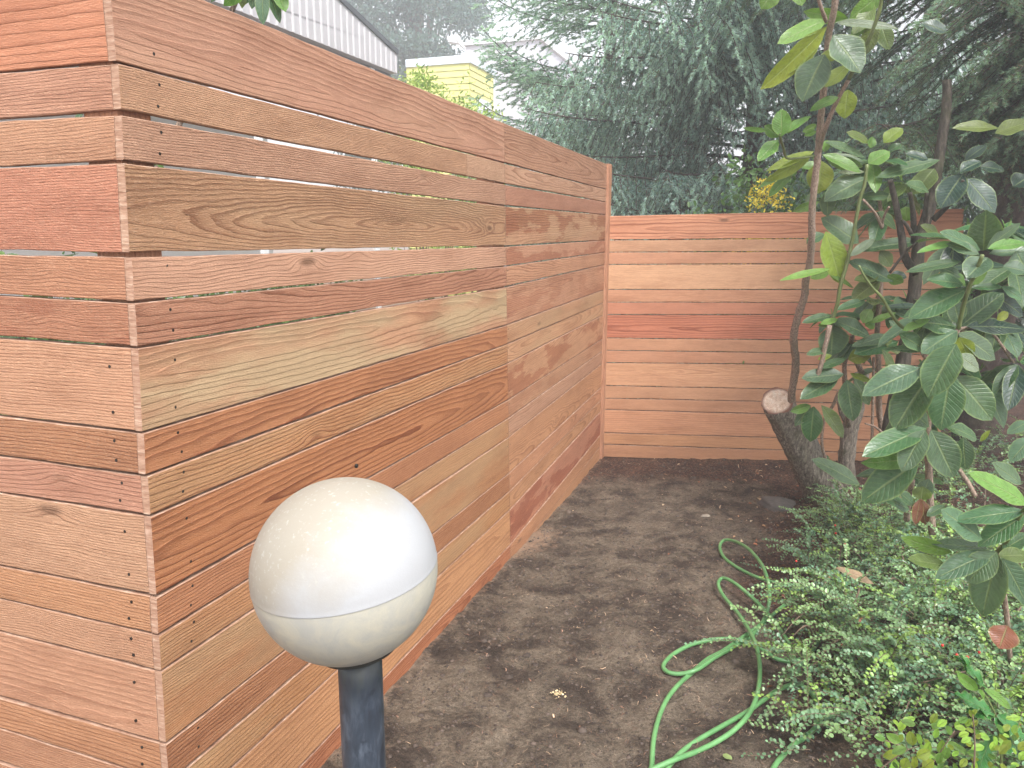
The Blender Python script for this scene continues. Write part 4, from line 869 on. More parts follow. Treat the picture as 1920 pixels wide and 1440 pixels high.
# --- fallen leaves, stone, sawdust, litter
def fallen(x, y, x2, y2, w_, col, label, Y_=None, lift=.0):
    L = Leaves(); a = G(x, y) if Y_ is None else P(x, y, Y_); b = G(x2, y2) if Y_ is None else P(x2, y2, Y_-.03)
    a = a+[0, 0, .012+lift]; b = b+[0, 0, .016+lift]; L.leaf(a, b, w_*np.linalg.norm((a+b)/2-[0, 0, CH])/FPX, nrm([.1, -.3, 1]), col, curl=.05, fold=.12)
    tag(L.build('fallen_leaf', M['rleaf'], None), label, 'leaf')
fallen(1566, 1070, 1640, 1100, 28, (.40, .29, .19), 'large pale tan dead leaf caught in the cotoneaster', 2.95)
fallen(1888, 1180, 1872, 1225, 44, (.20, .055, .02), 'rusty brown dead leaf lying in the cotoneaster at the right edge', 2.15)
fallen(1420, 936, 1432, 944, 9, (.45, .33, .22), 'small buff dead leaf on the soil left of the grey stone')
fallen(1355, 1355+65, 1372, 1432, 12, (.30, .38, .14), 'small yellow-green leaf lying on the soil inside the hose loops')
def rock(x, y, r, label, seed, col, flat=.5):
    c = G(x, y); rg = np.random.default_rng(seed); V = []; nu, nv = 14, 22
    for i in range(nu+1):
        th = math.pi*i/nu
        for j in range(nv):
            a = 2*math.pi*j/nv; q = np.array([math.sin(th)*math.cos(a), math.sin(th)*math.sin(a), math.cos(th)])
            f = 1+.16*math.sin(3*q[0]+seed)+.12*math.sin(4*q[1]+2*seed)+.08*math.sin(7*q[2]+q[0]*5); V.append(c+q*r*f*[1.2, 1, flat])
    F = [(i*nv+j, (i+1)*nv+j, (i+1)*nv+(j+1) % nv, i*nv+(j+1) % nv) for i in range(nu) for j in range(nv)]
    tag(mesh('stone', V, F, simple('stone_%d' % seed, col, .9, 0, 60, .004, .35, 20)), label, 'stone')
rock(1462, 948, .10, 'dark grey stone half sunk in the soil at the foot of the stump', 3, (.075, .065, .06), .45)
rock(1322, 968, .022, 'small pale stone on the soil between the fence and the hose', 5, (.24, .20, .16), .7)
def litter():
    n_ = 52000; X = rng.uniform(-.9, 3.3, n_); Y = rng.uniform(1.3, 5.95, n_)
    foot = -.608+(Y-2.168)*.3434; dens = .2+.8*(1/(1+np.exp(-(X-.35-.16*Y+.5*fbm(X, Y, 2.2, 3, 9))*4))); dens = np.maximum(dens, 1/(1+np.exp(-(Y-5.0)*5)))
    k = (X > foot+.02)&(rng.random(n_) < dens*.95); X = X[k]; Y = Y[k]; n_ = len(X)
    L = rng.uniform(.005, .026, n_); W = rng.uniform(.0007, .0021, n_); big = rng.random(n_) < .05; W[big] *= 3
    a = rng.uniform(0, 6.28, n_); Z = gz(X, Y)+relief(X, Y)+rng.uniform(.001, .007, n_)
    c = np.stack([X, Y, Z], 1); d_ = np.stack([np.cos(a), np.sin(a), rng.normal(size=n_)*.25], 1)*L[:, None]; s_ = np.stack([-np.sin(a), np.cos(a), np.zeros(n_)], 1)*W[:, None]; u_ = np.array([0, 0, 1.])*W[:, None]*.7
    bend = rng.normal(size=(n_, 1))*.25*np.stack([-np.sin(a), np.cos(a), np.zeros(n_)], 1)*L[:, None]
    V = np.stack([c-d_*.5-s_*.4, c-d_*.5+s_*.4, c+bend-s_*.5+u_, c+bend+s_*.5+u_, c+d_*.5-s_*.3, c+d_*.5+s_*.3], 1).reshape(-1, 3)
    b = np.arange(n_)[:, None]*6; F = np.concatenate([b+[[0, 2, 3, 1]], b+[[2, 4, 5, 3]]], 1).reshape(-1, 4)
    pal = np.array([(.16, .085, .055), (.26, .15, .10), (.09, .05, .035), (.55, .38, .25), (.03, .02, .016), (.20, .13, .09)]); w_ = [.26, .24, .14, .12, .12, .12]
    cc_ = pal[rng.choice(6, n_, p=w_)]*rng.uniform(.7, 1.3, (n_, 1)); C4 = np.repeat(np.concatenate([cc_, np.ones((n_, 1))], 1), 6, 0)
    tag(mesh('mulch_litter', V, F, simple('dry_litter', (1, 1, 1), .9, attr=True), None, False, {'col': C4}), 'bark mulch, conifer needles and splinters strewn on the soil', 'mulch', kind='stuff')
    # soil clods
    n_ = 15000; X = rng.uniform(-.7, 2.6, n_); Y = rng.uniform(1.4, 5.9, n_); k = (X > -.608+(Y-2.168)*.3434+.03); X = X[k]; Y = Y[k]; n_ = len(X)
    R = rng.gamma(1.6, .0017, n_)+.0014; Z = gz(X, Y)+relief(X, Y)+.001
    ico = np.array([(0, 0, 1), (.89, 0, .45), (.28, .85, .45), (-.72, .53, .45), (-.72, -.53, .45), (.28, -.85, .45), (.72, .53, -.45), (-.28, .85, -.45), (-.89, 0, -.45), (-.28, -.85, -.45), (.72, -.53, -.45), (0, 0, -1)])
    fi = np.array([(0, 1, 2), (0, 2, 3), (0, 3, 4), (0, 4, 5), (0, 5, 1), (1, 6, 2), (2, 7, 3), (3, 8, 4), (4, 9, 5), (5, 10, 1), (2, 6, 7), (3, 7, 8), (4, 8, 9), (5, 9, 10), (1, 10, 6)])
    V = (np.stack([X, Y, Z], 1)[:, None]+ico[None]*R[:, None, None]*rng.uniform(.6, 1.3, (n_, 12, 1))*np.array([1.2, 1, .7])).reshape(-1, 3)
    F = (np.arange(n_)[:, None, None]*12+fi[None]).reshape(-1, 3)
    cc_ = np.array([.085, .062, .049])*rng.uniform(.45, 1.35, (n_, 1)); C4 = np.repeat(np.concatenate([cc_, np.ones((n_, 1))], 1), 12, 0)
    tag(mesh('soil_crumbs', V, F, simple('soil_crumb', (1, 1, 1), .95, attr=True), None, True, {'col': C4}), 'loose crumbs of dark soil scattered over the yard', 'soil', kind='stuff')
    # dead leaf scraps collecting on the mulch and under the shrubs
    n_ = 900; X = rng.uniform(.6, 3.3, n_); Y = rng.uniform(1.6, 5.8, n_); k = rng.random(n_) < 1/(1+np.exp(-(X-.9-.12*Y)*6)); X = X[k]; Y = Y[k]; n_ = len(X)
    C = np.stack([X, Y, gz(X, Y)+relief(X, Y)+rng.uniform(.003, .012, n_)], 1); pal = np.array([(.30, .12, .06), (.42, .24, .13), (.18, .07, .04), (.55, .40, .26)])
    V, F, C4 = quad_leaves(C, rnd_unit(n_)*[1, 1, .35], rnd_unit(n_)*.6+[0, 0, 1], rng.uniform(.010, .034, n_), rng.uniform(.006, .018, n_), pal[rng.integers(0, 4, n_)]*rng.uniform(.6, 1.2, (n_, 1)), .5)
    tag(mesh('leaf_litter', V, F, simple('dead_leaf', (1, 1, 1), .8, attr=True), None, False, {'col': C4}), 'rusty scraps of dead leaves lying on the mulch around the shrubs', 'leaf litter', kind='stuff')
    # sawdust heap and chips
    def chips(ctr, n_, sp_, label):
        C = ctr+np.stack([rng.normal(size=n_)*sp_, rng.normal(size=n_)*sp_, np.abs(rng.normal(size=n_))*.004+.004], 1)
        V, F, C4 = quad_leaves(C, rnd_unit(n_)*[1, 1, .3], rnd_unit(n_)+[0, 0, 1], rng.uniform(.004, .012, n_), rng.uniform(.003, .007, n_), np.array([.72, .58, .34])*rng.uniform(.7, 1.2, (n_, 1)))
        tag(mesh('sawdust', V, F, simple('pale_wood_chip', (1, 1, 1), .9, attr=True), None, False, {'col': C4}), label, 'sawdust', kind='stuff')
    chips(G(1046, 1303), 60, .011, 'small heap of pale yellow sawdust chips on the open soil')
litter()

# ------------------------------------------------------------------ conifers
def brush(nn, L, nl, nw, seed, fwd=.9):
    """one needle-clad twig along +X: returns V (n,3,3) triangles"""
    rg = np.random.default_rng(seed); t = np.sort(rg.uniform(0, 1, nn)); a = rg.uniform(0, 2*math.pi, nn)
    o = np.stack([t*L, 0*t, 0*t], 1); up = np.sin(a)*.75+.15
    d_ = np.stack([fwd*rg.uniform(.6, 1.3, nn)+(t > .93)*1.0, np.cos(a), up], 1); d_ /= np.linalg.norm(d_, axis=1)[:, None]
    tip = o+d_*nl*rg.uniform(.7, 1.1, (nn, 1))*(1-.35*(t > .9))[:, None]; s_ = np.cross(d_, rg.normal(size=(nn, 3))); s_ /= np.linalg.norm(s_, axis=1)[:, None]
    return np.stack([o-s_*nw/2, o+s_*nw/2, tip], 1)
def conifer(name, label, base, top, limbs, cfg, seed, trunk_r, tmat, group=None):
    """limbs: list of (height, azimuth, length, elevation). cfg: dict"""
    rg = np.random.default_rng(seed); root = empty(name, base, label, 'tree', group)
    base = np.asarray(base, float); top = np.asarray(top, float)
    tp = [base-[0, 0, .2], base+(top-base)*.3, base+(top-base)*.6, top]; c = catmull(tp, 8); V, F = tube(c, np.linspace(trunk_r, trunk_r*.25, len(c)), 20, True, .03, seed); mesh('trunk', V, F, tmat, root, True)
    T = [brush(cfg['nn'], 1.0, cfg['nl']/cfg['tw'], cfg['nw']/cfg['tw'], seed+i) for i in range(5)]
    segs = []; O = []; X = []; Zt = []; S = []; cl = []
    for (h, az_, Ll, el) in limbs:
        f = h/(top[2]-base[2]); st = base+(top-base)*f; dh = np.array([math.sin(az_), math.cos(az_), 0])
        m_ = 12; t = np.linspace(0, 1, m_)[:, None]; sdh = np.array([dh[1], -dh[0], 0])
        pts = st+dh*Ll*t+np.array([0, 0, 1])*(Ll*math.tan(el)*t-cfg['droop']*Ll*t**1.8+cfg['tipup']*Ll*t**4)+sdh*Ll*.08*math.sin(rg.uniform(0, 6))*t*t
        segs.append((pts, np.linspace(cfg['lr']*Ll, .004, m_)))
        ns_ = int(Ll/cfg['sec']); 
        for k in range(ns_):
            tt = .12+.88*(k+rg.random())/ns_; i0 = min(int(tt*(m_-1)), m_-2); fr = tt*(m_-1)-i0; o = pts[i0]*(1-fr)+pts[i0+1]*fr; tg = nrm(pts[i0+1]-pts[i0])
            sg = 1 if k % 2 else -1; sl_ = cfg['sl']*Ll*(1.05-tt)**.75*rg.uniform(.7, 1.15)+.08
            out = nrm(tg*.75+sdh*sg*1.0+np.array([0, 0, -cfg['hang']*rg.uniform(.5, 1.4)])); q = 5; t2 = np.linspace(0, 1, q)[:, None]
            sp_ = o+out*sl_*t2+np.array([0, 0, -1])*cfg['hang2']*sl_*t2**2+tg*sl_*.15*t2**2
            segs.append((sp_, np.linspace(.005, .002, q)))
            nt_ = max(3, int(sl_/cfg['ter'])); tone = rg.normal()
            for j in range(nt_+1):
                u = (j+rg.random()*.6)/nt_ if j < nt_ else 1.; u = min(u, 1); i1 = min(int(u*(q-1)), q-2); fr = u*(q-1)-i1; oo = sp_[i1]*(1-fr)+sp_[i1+1]*fr; tg2 = nrm(sp_[i1+1]-sp_[i1])
                s2 = 1 if j % 2 else -1; lat = nrm(np.cross(tg2, [0, 0, 1.]))
                dd = nrm(tg2*.9+lat*s2*(.75 if j < nt_ else .05)+np.array([0, 0, rg.normal()*.2-cfg['th']])+rg.normal(size=3)*.08)
                ln = cfg['tw']*rg.uniform(.7, 1.25)*(1.15-.5*u)
                O.append(oo); X.append(dd*ln); S.append(ln); cl.append((tone*.5+rg.normal()*.35, u*tt))
    # assemble needles
    O = np.array(O); X = np.array(X); n_ = len(O); xd = X/np.linalg.norm(X, axis=1)[:, None]; yd = np.cross([0, 0, 1.], xd); yd /= np.linalg.norm(yd, axis=1)[:, None]+1e-9; zd = np.cross(xd, yd)
    S = np.array(S)[:, None, None, None]; cl = np.array(cl); allV = []; allC = []
    for k in range(5):
        idx = np.arange(k, n_, 5); B = T[k]                         # (nn,3,3)
        W = B[None, ..., 0, None]*xd[idx][:, None, None]+B[None, ..., 1, None]*yd[idx][:, None, None]+B[None, ..., 2, None]*zd[idx][:, None, None]
        sc = S[idx]; 
        # length follows the twig, needle size stays put
        W = O[idx][:, None, None]+W*cfg['tw']+(B[None, :, :1, 0, None]*xd[idx][:, None, None])*(sc-cfg['tw'])
        allV.append(W.reshape(-1, 3)); t_ = cl[idx]
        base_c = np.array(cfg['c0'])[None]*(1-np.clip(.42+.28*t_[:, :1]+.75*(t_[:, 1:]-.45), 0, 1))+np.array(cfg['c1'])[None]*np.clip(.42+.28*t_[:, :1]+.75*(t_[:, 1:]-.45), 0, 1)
        allC.append(np.repeat(base_c, B.shape[0]*3, 0))
    V = np.vstack(allV); C = np.vstack(allC); C = C*rg.uniform(.75, 1.25, (len(C)//3, 1)).repeat(3, 0)
    dead = rg.random(len(C)//3).repeat(3) < cfg.get('dead', .02); C[dead] = (.20, .13, .08)
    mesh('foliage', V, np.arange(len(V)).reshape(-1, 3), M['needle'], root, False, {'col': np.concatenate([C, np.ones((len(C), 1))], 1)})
    VS = []; FS = []; ns = 0
    for pts, rad in segs:
        V, F = tube(pts, rad, 5, False); VS.append(V); FS += [np.array(F)+ns]; ns += len(V)
    ox = O; V, F = [], []
    tv = np.stack([O+yd*.0012, O-yd*.0012, O+X*.95], 1).reshape(-1, 3)
    VS = np.vstack(VS); FQ = np.vstack(FS); br = mesh('branches', VS, FQ, M['ctwig'], root, True)
    return root, n_
def limbset(rg, h0, h1, n_, az0, az1, L0, L1, e0, e1):
    out = []
    for i in range(n_):
        f = (i+rg.random())/n_; h = h0+(h1-h0)*f
        out.append((h, R_(rg.uniform(az0, az1)), (L0+(L1-L0)*f)*rg.uniform(.8, 1.1), R_(e0+(e1-e0)*f+rg.normal()*5)))
    return out
def XY(px_, Y): q = ray(px_, 455); return q[0]/q[1]*Y
rg_ = np.random.default_rng(5)
SPR = dict(nn=60, nl=.034, nw=.0095, tw=.165, sec=.068, ter=.052, sl=.34, lr=.011, droop=.30, tipup=.12, hang=1.0, hang2=.8, th=.35, c0=(.16, .26, .245), c1=(.58, .74, .72), dead=.05)  # pale haze veil and lit tips painted into the needle tones
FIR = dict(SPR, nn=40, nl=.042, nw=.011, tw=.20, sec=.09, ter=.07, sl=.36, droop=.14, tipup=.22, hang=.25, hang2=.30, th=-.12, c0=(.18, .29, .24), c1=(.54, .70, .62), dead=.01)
cnt = []
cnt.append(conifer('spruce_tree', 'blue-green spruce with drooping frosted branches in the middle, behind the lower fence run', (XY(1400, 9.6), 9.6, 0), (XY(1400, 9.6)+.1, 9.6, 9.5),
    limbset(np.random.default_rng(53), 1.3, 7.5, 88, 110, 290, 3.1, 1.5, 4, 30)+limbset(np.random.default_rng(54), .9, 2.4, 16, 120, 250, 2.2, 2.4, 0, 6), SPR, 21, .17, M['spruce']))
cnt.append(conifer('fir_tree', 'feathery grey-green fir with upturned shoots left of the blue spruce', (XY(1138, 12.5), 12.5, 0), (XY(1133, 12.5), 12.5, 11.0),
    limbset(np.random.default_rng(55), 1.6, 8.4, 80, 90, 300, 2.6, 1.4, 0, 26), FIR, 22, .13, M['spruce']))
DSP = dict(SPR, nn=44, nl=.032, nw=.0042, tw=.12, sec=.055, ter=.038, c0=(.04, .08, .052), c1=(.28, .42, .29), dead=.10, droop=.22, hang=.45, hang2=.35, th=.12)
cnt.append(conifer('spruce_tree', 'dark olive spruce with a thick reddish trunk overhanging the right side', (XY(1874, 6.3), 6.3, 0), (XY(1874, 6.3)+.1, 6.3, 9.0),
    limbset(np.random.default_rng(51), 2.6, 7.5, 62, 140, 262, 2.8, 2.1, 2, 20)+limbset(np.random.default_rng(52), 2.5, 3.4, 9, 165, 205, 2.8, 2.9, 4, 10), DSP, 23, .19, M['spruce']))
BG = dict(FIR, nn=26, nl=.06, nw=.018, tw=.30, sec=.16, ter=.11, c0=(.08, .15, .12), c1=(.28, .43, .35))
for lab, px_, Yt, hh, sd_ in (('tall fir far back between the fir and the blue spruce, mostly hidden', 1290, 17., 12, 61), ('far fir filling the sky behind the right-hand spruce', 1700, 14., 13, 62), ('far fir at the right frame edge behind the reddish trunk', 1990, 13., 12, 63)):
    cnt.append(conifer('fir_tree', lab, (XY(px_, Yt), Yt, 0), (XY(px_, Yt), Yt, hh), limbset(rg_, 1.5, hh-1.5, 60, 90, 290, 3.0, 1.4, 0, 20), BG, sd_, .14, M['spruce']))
print('twigs', [c_[1] for c_ in cnt])

# --- far conifer, shrubs behind the fences: leaf-cluster crowns
def cluster_plant(name, label, cat, centre, blobs, nleaf, lsize, c0, c1_, seed, trunk=None, mat='sleaf', group=None, elong=1.8, clump=26):
    rg = np.random.default_rng(seed); root = empty(name, centre, label, cat, group); C = []; T = []
    w_ = np.array([b[3]*b[4]*b[5] for b in blobs]); w_ = w_/w_.sum(); ncl = nleaf//clump
    bi = rg.choice(len(blobs), ncl, p=w_); B = np.array(blobs)[bi]
    d_ = rg.normal(size=(ncl, 3)); d_ /= np.linalg.norm(d_, axis=1)[:, None]; r = rg.uniform(.35, 1.0, (ncl, 1))**.5*(1+.18*rg.normal(size=(ncl, 1)))
    cc_ = B[:, :3]+d_*r*B[:, 3:6]; tone = np.clip(rg.normal(size=(ncl, 1))*.28+.5, 0, 1)
    off = rg.normal(size=(ncl, clump, 3)); off *= lsize*2.6/ (np.linalg.norm(off, axis=2)[..., None]**.5)
    Pn = (cc_[:, None]+off*rg.uniform(.3, 1, (ncl, clump, 1))).reshape(-1, 3); n_ = len(Pn)
    dd = (off.reshape(-1, 3)/lsize*.3+rg.normal(size=(n_, 3))*.7); col = (np.array(c0)*(1-tone)+np.array(c1_)*tone).repeat(clump, 0)*rg.uniform(.7, 1.3, (n_, 1))
    Pn[:, 2] = np.maximum(Pn[:, 2], .02)
    V, F, C4 = quad_leaves(Pn, dd, rg.normal(size=(n_, 3))*.8+[0, -.3, .8], rg.uniform(.7, 1.2, n_)*lsize*elong*.6, lsize*.6, col)
    mesh('foliage', V, F, M[mat], root, True, {'col': C4})
    VS = []; FS = []; ns = 0
    for k in range(min(60, max(8, ncl//30))):
        e = cc_[rg.integers(ncl)]; s0 = np.array(centre)+[rg.normal()*.03, rg.normal()*.03, 0 if trunk is None else rg.uniform(.1, .7)*trunk[0]]
        V, F = tube(catmull([s0, (s0+e)/2+[rg.normal()*.05, rg.normal()*.05, .1*abs(e[2]-s0[2])], e], 4), np.linspace(.012 if trunk is None else trunk[1]*.3, .003, 9), 5, False); VS.append(V); FS.append(np.array(F)+ns); ns += len(V)
    if trunk is not None:
        V, F = tube([np.array(centre)-[0, 0, .2], np.array(centre)+[0, 0, trunk[0]*.5], np.array(centre)+[.1, 0, trunk[0]]], [trunk[1], trunk[1]*.7, trunk[1]*.2], 12, False); mesh('trunk', V, F, M['spruce'], root, True)
    mesh('branches', np.vstack(VS), np.vstack(FS), M['twig'], root, True); return root
# far big conifer beyond the yellow house
ftY = 34.; fx = XY(800, ftY); zt = lambda y, Y: P(960, y, Y)[2]
bl_ = []
rg2 = np.random.default_rng(9)
for i in range(130):
    h = rg2.uniform(3.5, 22); f = (h-3.5)/18.5; rad = 3.5*(1-f)**.5*rg2.uniform(.55, 1.08); a = rg2.uniform(0, 6.28)
    bl_.append((fx-.3+rad*math.cos(a), ftY+rad*math.sin(a)*.8, h-.2*rad, .95, .8, .42))
cluster_plant('conifer_tree', 'tall hazy dark conifer far behind the yellow house', 'tree', (fx-.3, ftY, 0), bl_, 90000, .16, (.04, .075, .07), (.10, .17, .15), 31, (22, .35), 'needle')
# bamboo-like light shrub before the yellow house
Yb_ = 8.6; bx0 = XY(830, Yb_)
bl_ = [(XY(x, Yb_)+.0, Yb_+rg2.uniform(-.3, .3), P(x, y, Yb_)[2]-.1, .16, .2, .16) for x, y in [(770, 150), (790, 165), (812, 172), (790, 140), (830, 180), (850, 185), (872, 188), (890, 200), (905, 208), (845, 168), (865, 178), (800, 190), (885, 190), (800, 150), (788, 128)]]
bl_ += [(XY(x, Yb_), Yb_+rg2.uniform(-.3, .3), z_, .3, .3, .35) for x in (770, 810, 850, 890) for z_ in (2.6, 2.0, 1.4)]
cluster_plant('light_shrub', 'fine-leaved lime green shrub rising above the tall fence in front of the yellow house', 'shrub', (bx0, Yb_, 0), bl_, 9000, .032, (.16, .26, .05), (.38, .48, .12), 32, None, 'sleaf', None, 2.4, 14)
# rhododendron behind the tall fence, leaves showing over its top at the left
br_ = empty('rhododendron', (-1.75, 2.9, 0), 'rhododendron whose leaf tips hang over the tall fence top at upper left', 'shrub')
L = Leaves()
px_leaves(L, [(450, -60, 396, -4, 26, 1), (470, -40, 420, 13, 26, 1), (462, -50, 452, 15, 20, 8), (480, -40, 472, 17, 20, 7), (492, -30, 492, 44, 24, 7), (500, -30, 527, 42, 20, 7), (512, -40, 536, 22, 28, 1), (440, -50, 392, 2, 24, 0), (430, -60, 400, -10, 24, 0), (505, -40, 480, 12, 22, 7), (490, -40, 450, 8, 22, 0), (500, -60, 560, -30, 30, 0), (480, -60, 420, -60, 30, 0), (500, -70, 470, -130, 30, 0)], 2.75, .1)
rgl = np.random.default_rng(77)
for k in range(150):
    c = np.array([-1.75+rgl.normal()*.35, 2.9+rgl.normal()*.5, rgl.uniform(.9, 2.15)]); d_ = nrm(rgl.normal(size=3)*[1, 1, .5]); L.leaf(c, c+d_*rgl.uniform(.12, .18), .05, nrm([rgl.normal()*.4, rgl.normal()*.4, 1]), LC[int(rgl.choice([0, 1, 7, 3]))])
L.build('foliage', M['rleaf'], br_)
V, F = tube(catmull([(-1.75, 2.9, 0), (-1.7, 2.85, 1.1), P(470, -60, 2.78)], 8), np.linspace(.02, .008, 17), 8); mesh('stem', V, F, M['stem'], br_)
# hedge masses behind the fences, one added to block light
def hedge(name, label, x0, x1, y, h, nl, ls, c0, c1_, seed, jy=.35):
    rg = np.random.default_rng(seed); n_b = int((x1-x0)/.35)*3
    bl_ = [(x0+(x1-x0)*rg.random(), y+rg.normal()*jy, h*rg.uniform(.25, .85), .45, .4, .3*h*.6) for _ in range(n_b)]
    return cluster_plant(name, label, 'hedge', ((x0+x1)/2, y, 0), bl_, nl, ls, c0, c1_, seed)
hedge('ivy_hedge', 'low dark ivy hedge just showing above the lower fence run', 1.2, 3.6, 6.9, 2.42, 16000, .05, (.04, .10, .03), (.16, .30, .08), 41)
hedge('backdrop_hedge', 'added dark evergreen hedge closing the view and blocking light behind the spruce trunks', 3.6, 9.5, 9.0, 3.6, 30000, .07, (.012, .030, .016), (.04, .085, .04), 42)  # added to darken the right edge and block light below
hedge('backdrop_hedge', 'distant evergreen hedge beneath the fir and the blue spruce', -.6, 5.0, 15.5, 3.2, 22000, .09, (.02, .045, .025), (.06, .12, .06), 43)
hedge('garden_shrubbery', 'green shrubbery glimpsed through the gaps of the tall fence', -4.2, -1.6, 6.2, 1.5, 14000, .05, (.03, .08, .02), (.12, .22, .05), 44, .8)
cluster_plant('yellow_shrub', 'golden yellow leaved shrub behind the lower fence, left of the tall shoot', 'shrub', (XY(1432, 6.25), 6.25, 0), [(XY(1437, 6.25), 6.25, P(1437, 350, 6.25)[2], .13, .1, .05), (XY(1432, 6.25), 6.25, P(1432, 378, 6.25)[2], .16, .12, .07), (XY(1445, 6.25), 6.25, P(1500, 358, 6.25)[2], .06, .1, .05), (XY(1432, 6.25), 6.3, 1.7, .2, .2, .2)], 1500, .03, (.85, .62, .04), (1.0, .85, .12), 45)

# ------------------------------------------------------------------ neighbouring buildings
def sid_mat(name, col, rough=.7): return simple(name, col, rough, 0, 40, .001, .06, 3)
def zwall(): pass
lil = simple('lilac_grey_board_siding', (1, 1, 1), .7, 0, 40, .001, .06, 3, attr=True); darkt = sid_mat('dark_trim', (.05, .055, .065)); whi = sid_mat('white_trim', (.72, .74, .76)); yel = sid_mat('yellow_lap_siding', (.70, .68, .22)); grw = sid_mat('grey_render', (.55, .54, .60)); glass = simple('window_glass', (.02, .03, .035), .08)
def grey_house():
    Ye = 16.; xe = (745-960)/FPX*Ye*1.02; o = np.array([P(745, 138, Ye)[0], Ye]); d_ = D
    W_ = lambda x, y: onwall(x, y, o, d_)
    far_b, far_t, brk = W_(745, 138), W_(745, 103), W_(729, 89)
    nb_ = W_(380, -8); n2_ = W_(600, -32)
    # extend towards the viewer, out of frame
    Lf = nrm((nb_-far_b)); near_b = far_b+Lf*13
    slope = (n2_[2]-brk[2])/np.linalg.norm((n2_-brk)[:2]); run = 4.2
    ridge = brk+np.array([-D[0], -D[1], 0])*run+[0, 0, slope*run]; near_t = ridge+np.array([-D[0], -D[1], 0])*6
    near_t[2] = ridge[2]-1.5; near_b = np.array([near_t[0], near_t[1], near_b[2]])
    back = np.array([-NR[0], -NR[1], 0])*7.
    root = empty('grey_building', (o[0]-1, o[1]-5, 0), 'pale grey building with vertical board siding and a sloping roofline above the tall fence', 'building')
    mb = MB(); poly = [near_b, far_b, far_t, brk, ridge, near_t]; n_ = len(poly)
    mb.add(poly+[p+back for p in poly], [tuple(range(n_)), tuple(range(n_, 2*n_))[::-1]]+[(i, (i+1) % n_, n_+(i+1) % n_, n_+i) for i in range(n_)], (.44, .42, .44, 1))
    # board-and-batten relief stays in the wall's mesh
    Dv = np.array([D[0], D[1], 0]); Nv = np.array([NR[0], NR[1], 0]); Lt = np.linalg.norm((near_b-far_b)[:2]); s_ = .06
    rr = random.Random(3)
    while s_ < Lt-.1:
        b0 = far_b-Dv*s_; b0 = b0+[0, 0, (near_b[2]-far_b[2])*s_/Lt]
        pts2 = [far_t, brk, ridge, near_t]; ds = [float((far_b-p)@Dv) for p in pts2]
        zt_ = float(np.interp(s_, ds, [p[2] for p in pts2])); mb.box(b0+Nv*.002, -Dv*.035, Nv*.02, np.array([0, 0, zt_-b0[2]-.05]), (.60, .58, .60, 1)); s_ += .20+rr.uniform(-.015, .015)
    mb.build('wall', lil, root, False, True)
    mb = MB()      # roof edge and soffit trim
    for a_, b_ in ((far_t, brk), (brk, ridge), (ridge, near_t)):
        mb.box(a_+Nv*.03+[0, 0, .005], b_-a_, -Nv*.25, np.array([0, 0, .09]))
    mb.build('roof_edge', darkt, root, False, False)
    mb = MB(); mb.box(near_b+[0, 0, -.30]-Nv*.15, far_b-near_b, -Nv*3.0, np.array([0, 0, .295])); mb.build('soffit_beam', darkt, root, False, False)
    for px_, in ((480,), (702,), (250,)):
        q = W_(px_, 60); s0 = np.array([q[0], q[1], 0])-Nv*.09; mb = MB(); mb.box(s0, Dv*.14, -Nv*.05, np.array([0, 0, near_b[2]+(far_b[2]-near_b[2])*.5-.0])); mb.build('post', whi, root, False, False)
    mb = MB(); mb.box(np.array([near_b[0], near_b[1], 0])-Nv*3.1, Dv*Lt, -Nv*.2, np.array([0, 0, near_b[2]-.3])); mb.build('lower_wall', sid_mat('white_lower_wall', (.62, .62, .62)), root, False, False)
grey_house()
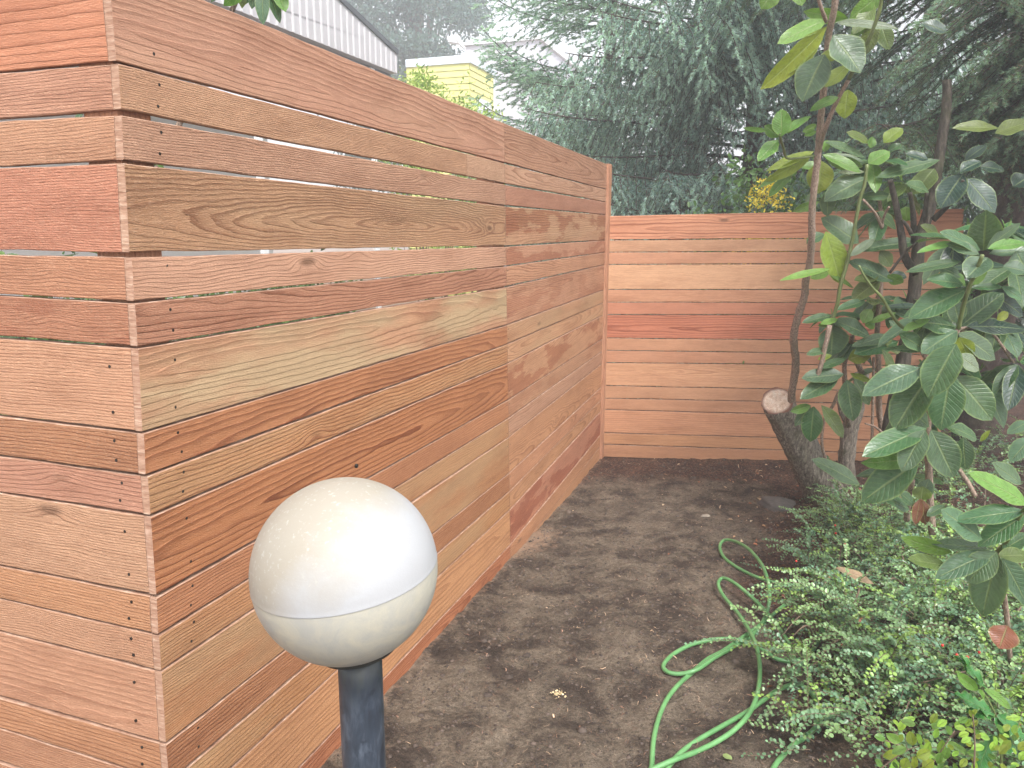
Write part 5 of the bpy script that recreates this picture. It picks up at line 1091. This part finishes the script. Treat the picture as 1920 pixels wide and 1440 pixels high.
def yellow_house():
    Yc = 22.; c = P(880, 103, Yc); Dv = np.array([D[0], D[1], 0]); Lv = np.array([DL[0], DL[1], 0])
    zt_ = c[2]; zf = P(880, 118, Yc)[2]
    wl = onwall(762, 110, c[:2], DL); wr = onwall(926, 130, c[:2], D)
    ll = np.linalg.norm((wl-c)[:2]); lr = np.linalg.norm((wr-c)[:2])
    root = empty('yellow_building', (c[0], c[1], 0), 'small yellow lap-sided building with a pale blue-white flat roof band', 'building')
    mb = MB(); h = .17; z = 0.
    mb.box([c[0], c[1], 0], Lv*ll, Dv*lr, np.array([0, 0, zf]))
    Nf = -Dv; Nr = np.array([NR[0], NR[1], 0])
    k = 0
    zz = zf
    while zz > .4:      # lap boards, each leaning out at the foot
        for (o_, a_, n_, ln) in ((c, Lv, Nf, ll), (c, Dv, Nr, lr)):
            b = np.array([o_[0], o_[1], zz]); t0 = b+n_*.004; bo = b+n_*.028-[0, 0, h-.006]
            mb.add([t0, t0+a_*ln, bo+a_*ln, bo, bo-n_*.024, bo+a_*ln-n_*.024], [(0, 1, 2, 3), (3, 2, 5, 4)])
        zz -= h
    mb.build('wall', yel, root, False, False)
    mb = MB(); f_ = .06
    mb.box(np.array([c[0], c[1], zf])+Nf*f_+Nr*f_, Lv*(ll+f_), Dv*(lr+f_*2), np.array([0, 0, zt_-zf])); mb.build('roof', sid_mat('pale_fascia', (.62, .68, .76)), root, False, False)
    mb = MB(); mb.box(np.array([wr[0], wr[1], 0])-Dv*.12+Nr*.03, Dv*.13, Nr*.01, np.array([0, 0, zf-.01])); mb.build('corner_trim', whi, root, False, False)
    a_ = onwall(893, 183, c[:2], D); b_ = onwall(918, 196, c[:2], D); mb = MB(); w_ = np.linalg.norm((b_-a_)[:2])
    mb.box([a_[0], a_[1], a_[2]-1.2], Dv*w_, Nr*.06, np.array([0, 0, 1.2])); wf = mb.build('window', whi, root, False, False)
    mb = MB(); mb.box(np.array([a_[0], a_[1], a_[2]-1.12])+Dv*.07+Nr*.062, Dv*(w_-.14), Nr*.006, np.array([0, 0, 1.04])); mb.build('pane', glass, wf, False, False)
    # link wall to the left
    # grey block behind
    Yg = 30.; cg = P(873, 86, Yg); e = onwall(1010, 72, cg[:2], -DL); lg = np.linalg.norm((e-cg)[:2]); r2 = empty('grey_block', (cg[0], cg[1], 0), 'flat-roofed mauve grey block behind the yellow building', 'building')
    mb = MB(); mb.box([cg[0], cg[1], 0], -Lv*lg, Dv*6, np.array([0, 0, cg[2]])); mb.build('wall', grw, r2, False, False)
    mb = MB(); mb.box(np.array([cg[0], cg[1], cg[2]+.003])-Dv*.1+Lv*.1, -Lv*(lg+.2), Dv*6.2, np.array([0, 0, .10])); mb.build('roof', whi, r2, False, False)
    mb = MB(); mb.box(np.array([cg[0], cg[1], cg[2]-1.35])-Dv*.012-Lv*.05, -Lv*(lg-.1), Dv*.01, np.array([0, 0, .05])); mb.build('trim', sid_mat('mid_trim', (.30, .30, .33)), r2, False, False)
    # floodlight on its arm
    Yf = 29.; fl_ = empty('flood_light', P(873, 90, Yf), 'white flood light on a bent pipe arm above the flat roofs', 'light')
    V, F = tube([P(872, 92, Yf), P(862, 81, Yf), P(859, 74, Yf), P(856, 73, Yf)], .05, 8); mesh('arm', V, F, whi, fl_)
    a0, a1, a2, a3 = P(839, 69, Yf), P(858, 64, Yf), P(858, 80, Yf), P(840, 78, Yf); mb = MB(); back = np.array([.05, .35, 0]); mb.add([a0, a1, a2, a3, a0+back, a1+back, a2+back, a3+back], [(0, 3, 2, 1), (4, 5, 6, 7), (0, 1, 5, 4), (1, 2, 6, 5), (2, 3, 7, 6), (3, 0, 4, 7)]); mb.build('lamp_head', whi, fl_, False, False)
yellow_house()
# ------------------------------------------------------------------ haze
def haze():  # thin air volume, also added in place of the milky lens glare
    m = bpy.data.materials.new('thin_haze'); m.use_nodes = True; nt = m.node_tree; nt.nodes.remove(nt.nodes['Principled BSDF'])
    v = nt.nodes.new('ShaderNodeVolumePrincipled'); v.inputs['Color'].default_value = (.93, .96, 1, 1); v.inputs['Density'].default_value = HAZE; v.inputs['Anisotropy'].default_value = .35
    nt.links.new(v.outputs[0], nt.nodes['Material Output'].inputs['Volume'])
    mb = MB(); mb.box((-88, -28, -1.2), (176, 0, 0), (0, 170, 0), (0, 0, 28)); o = mb.build('haze', m, None, False, False); tag(o, kind='stuff')
haze()
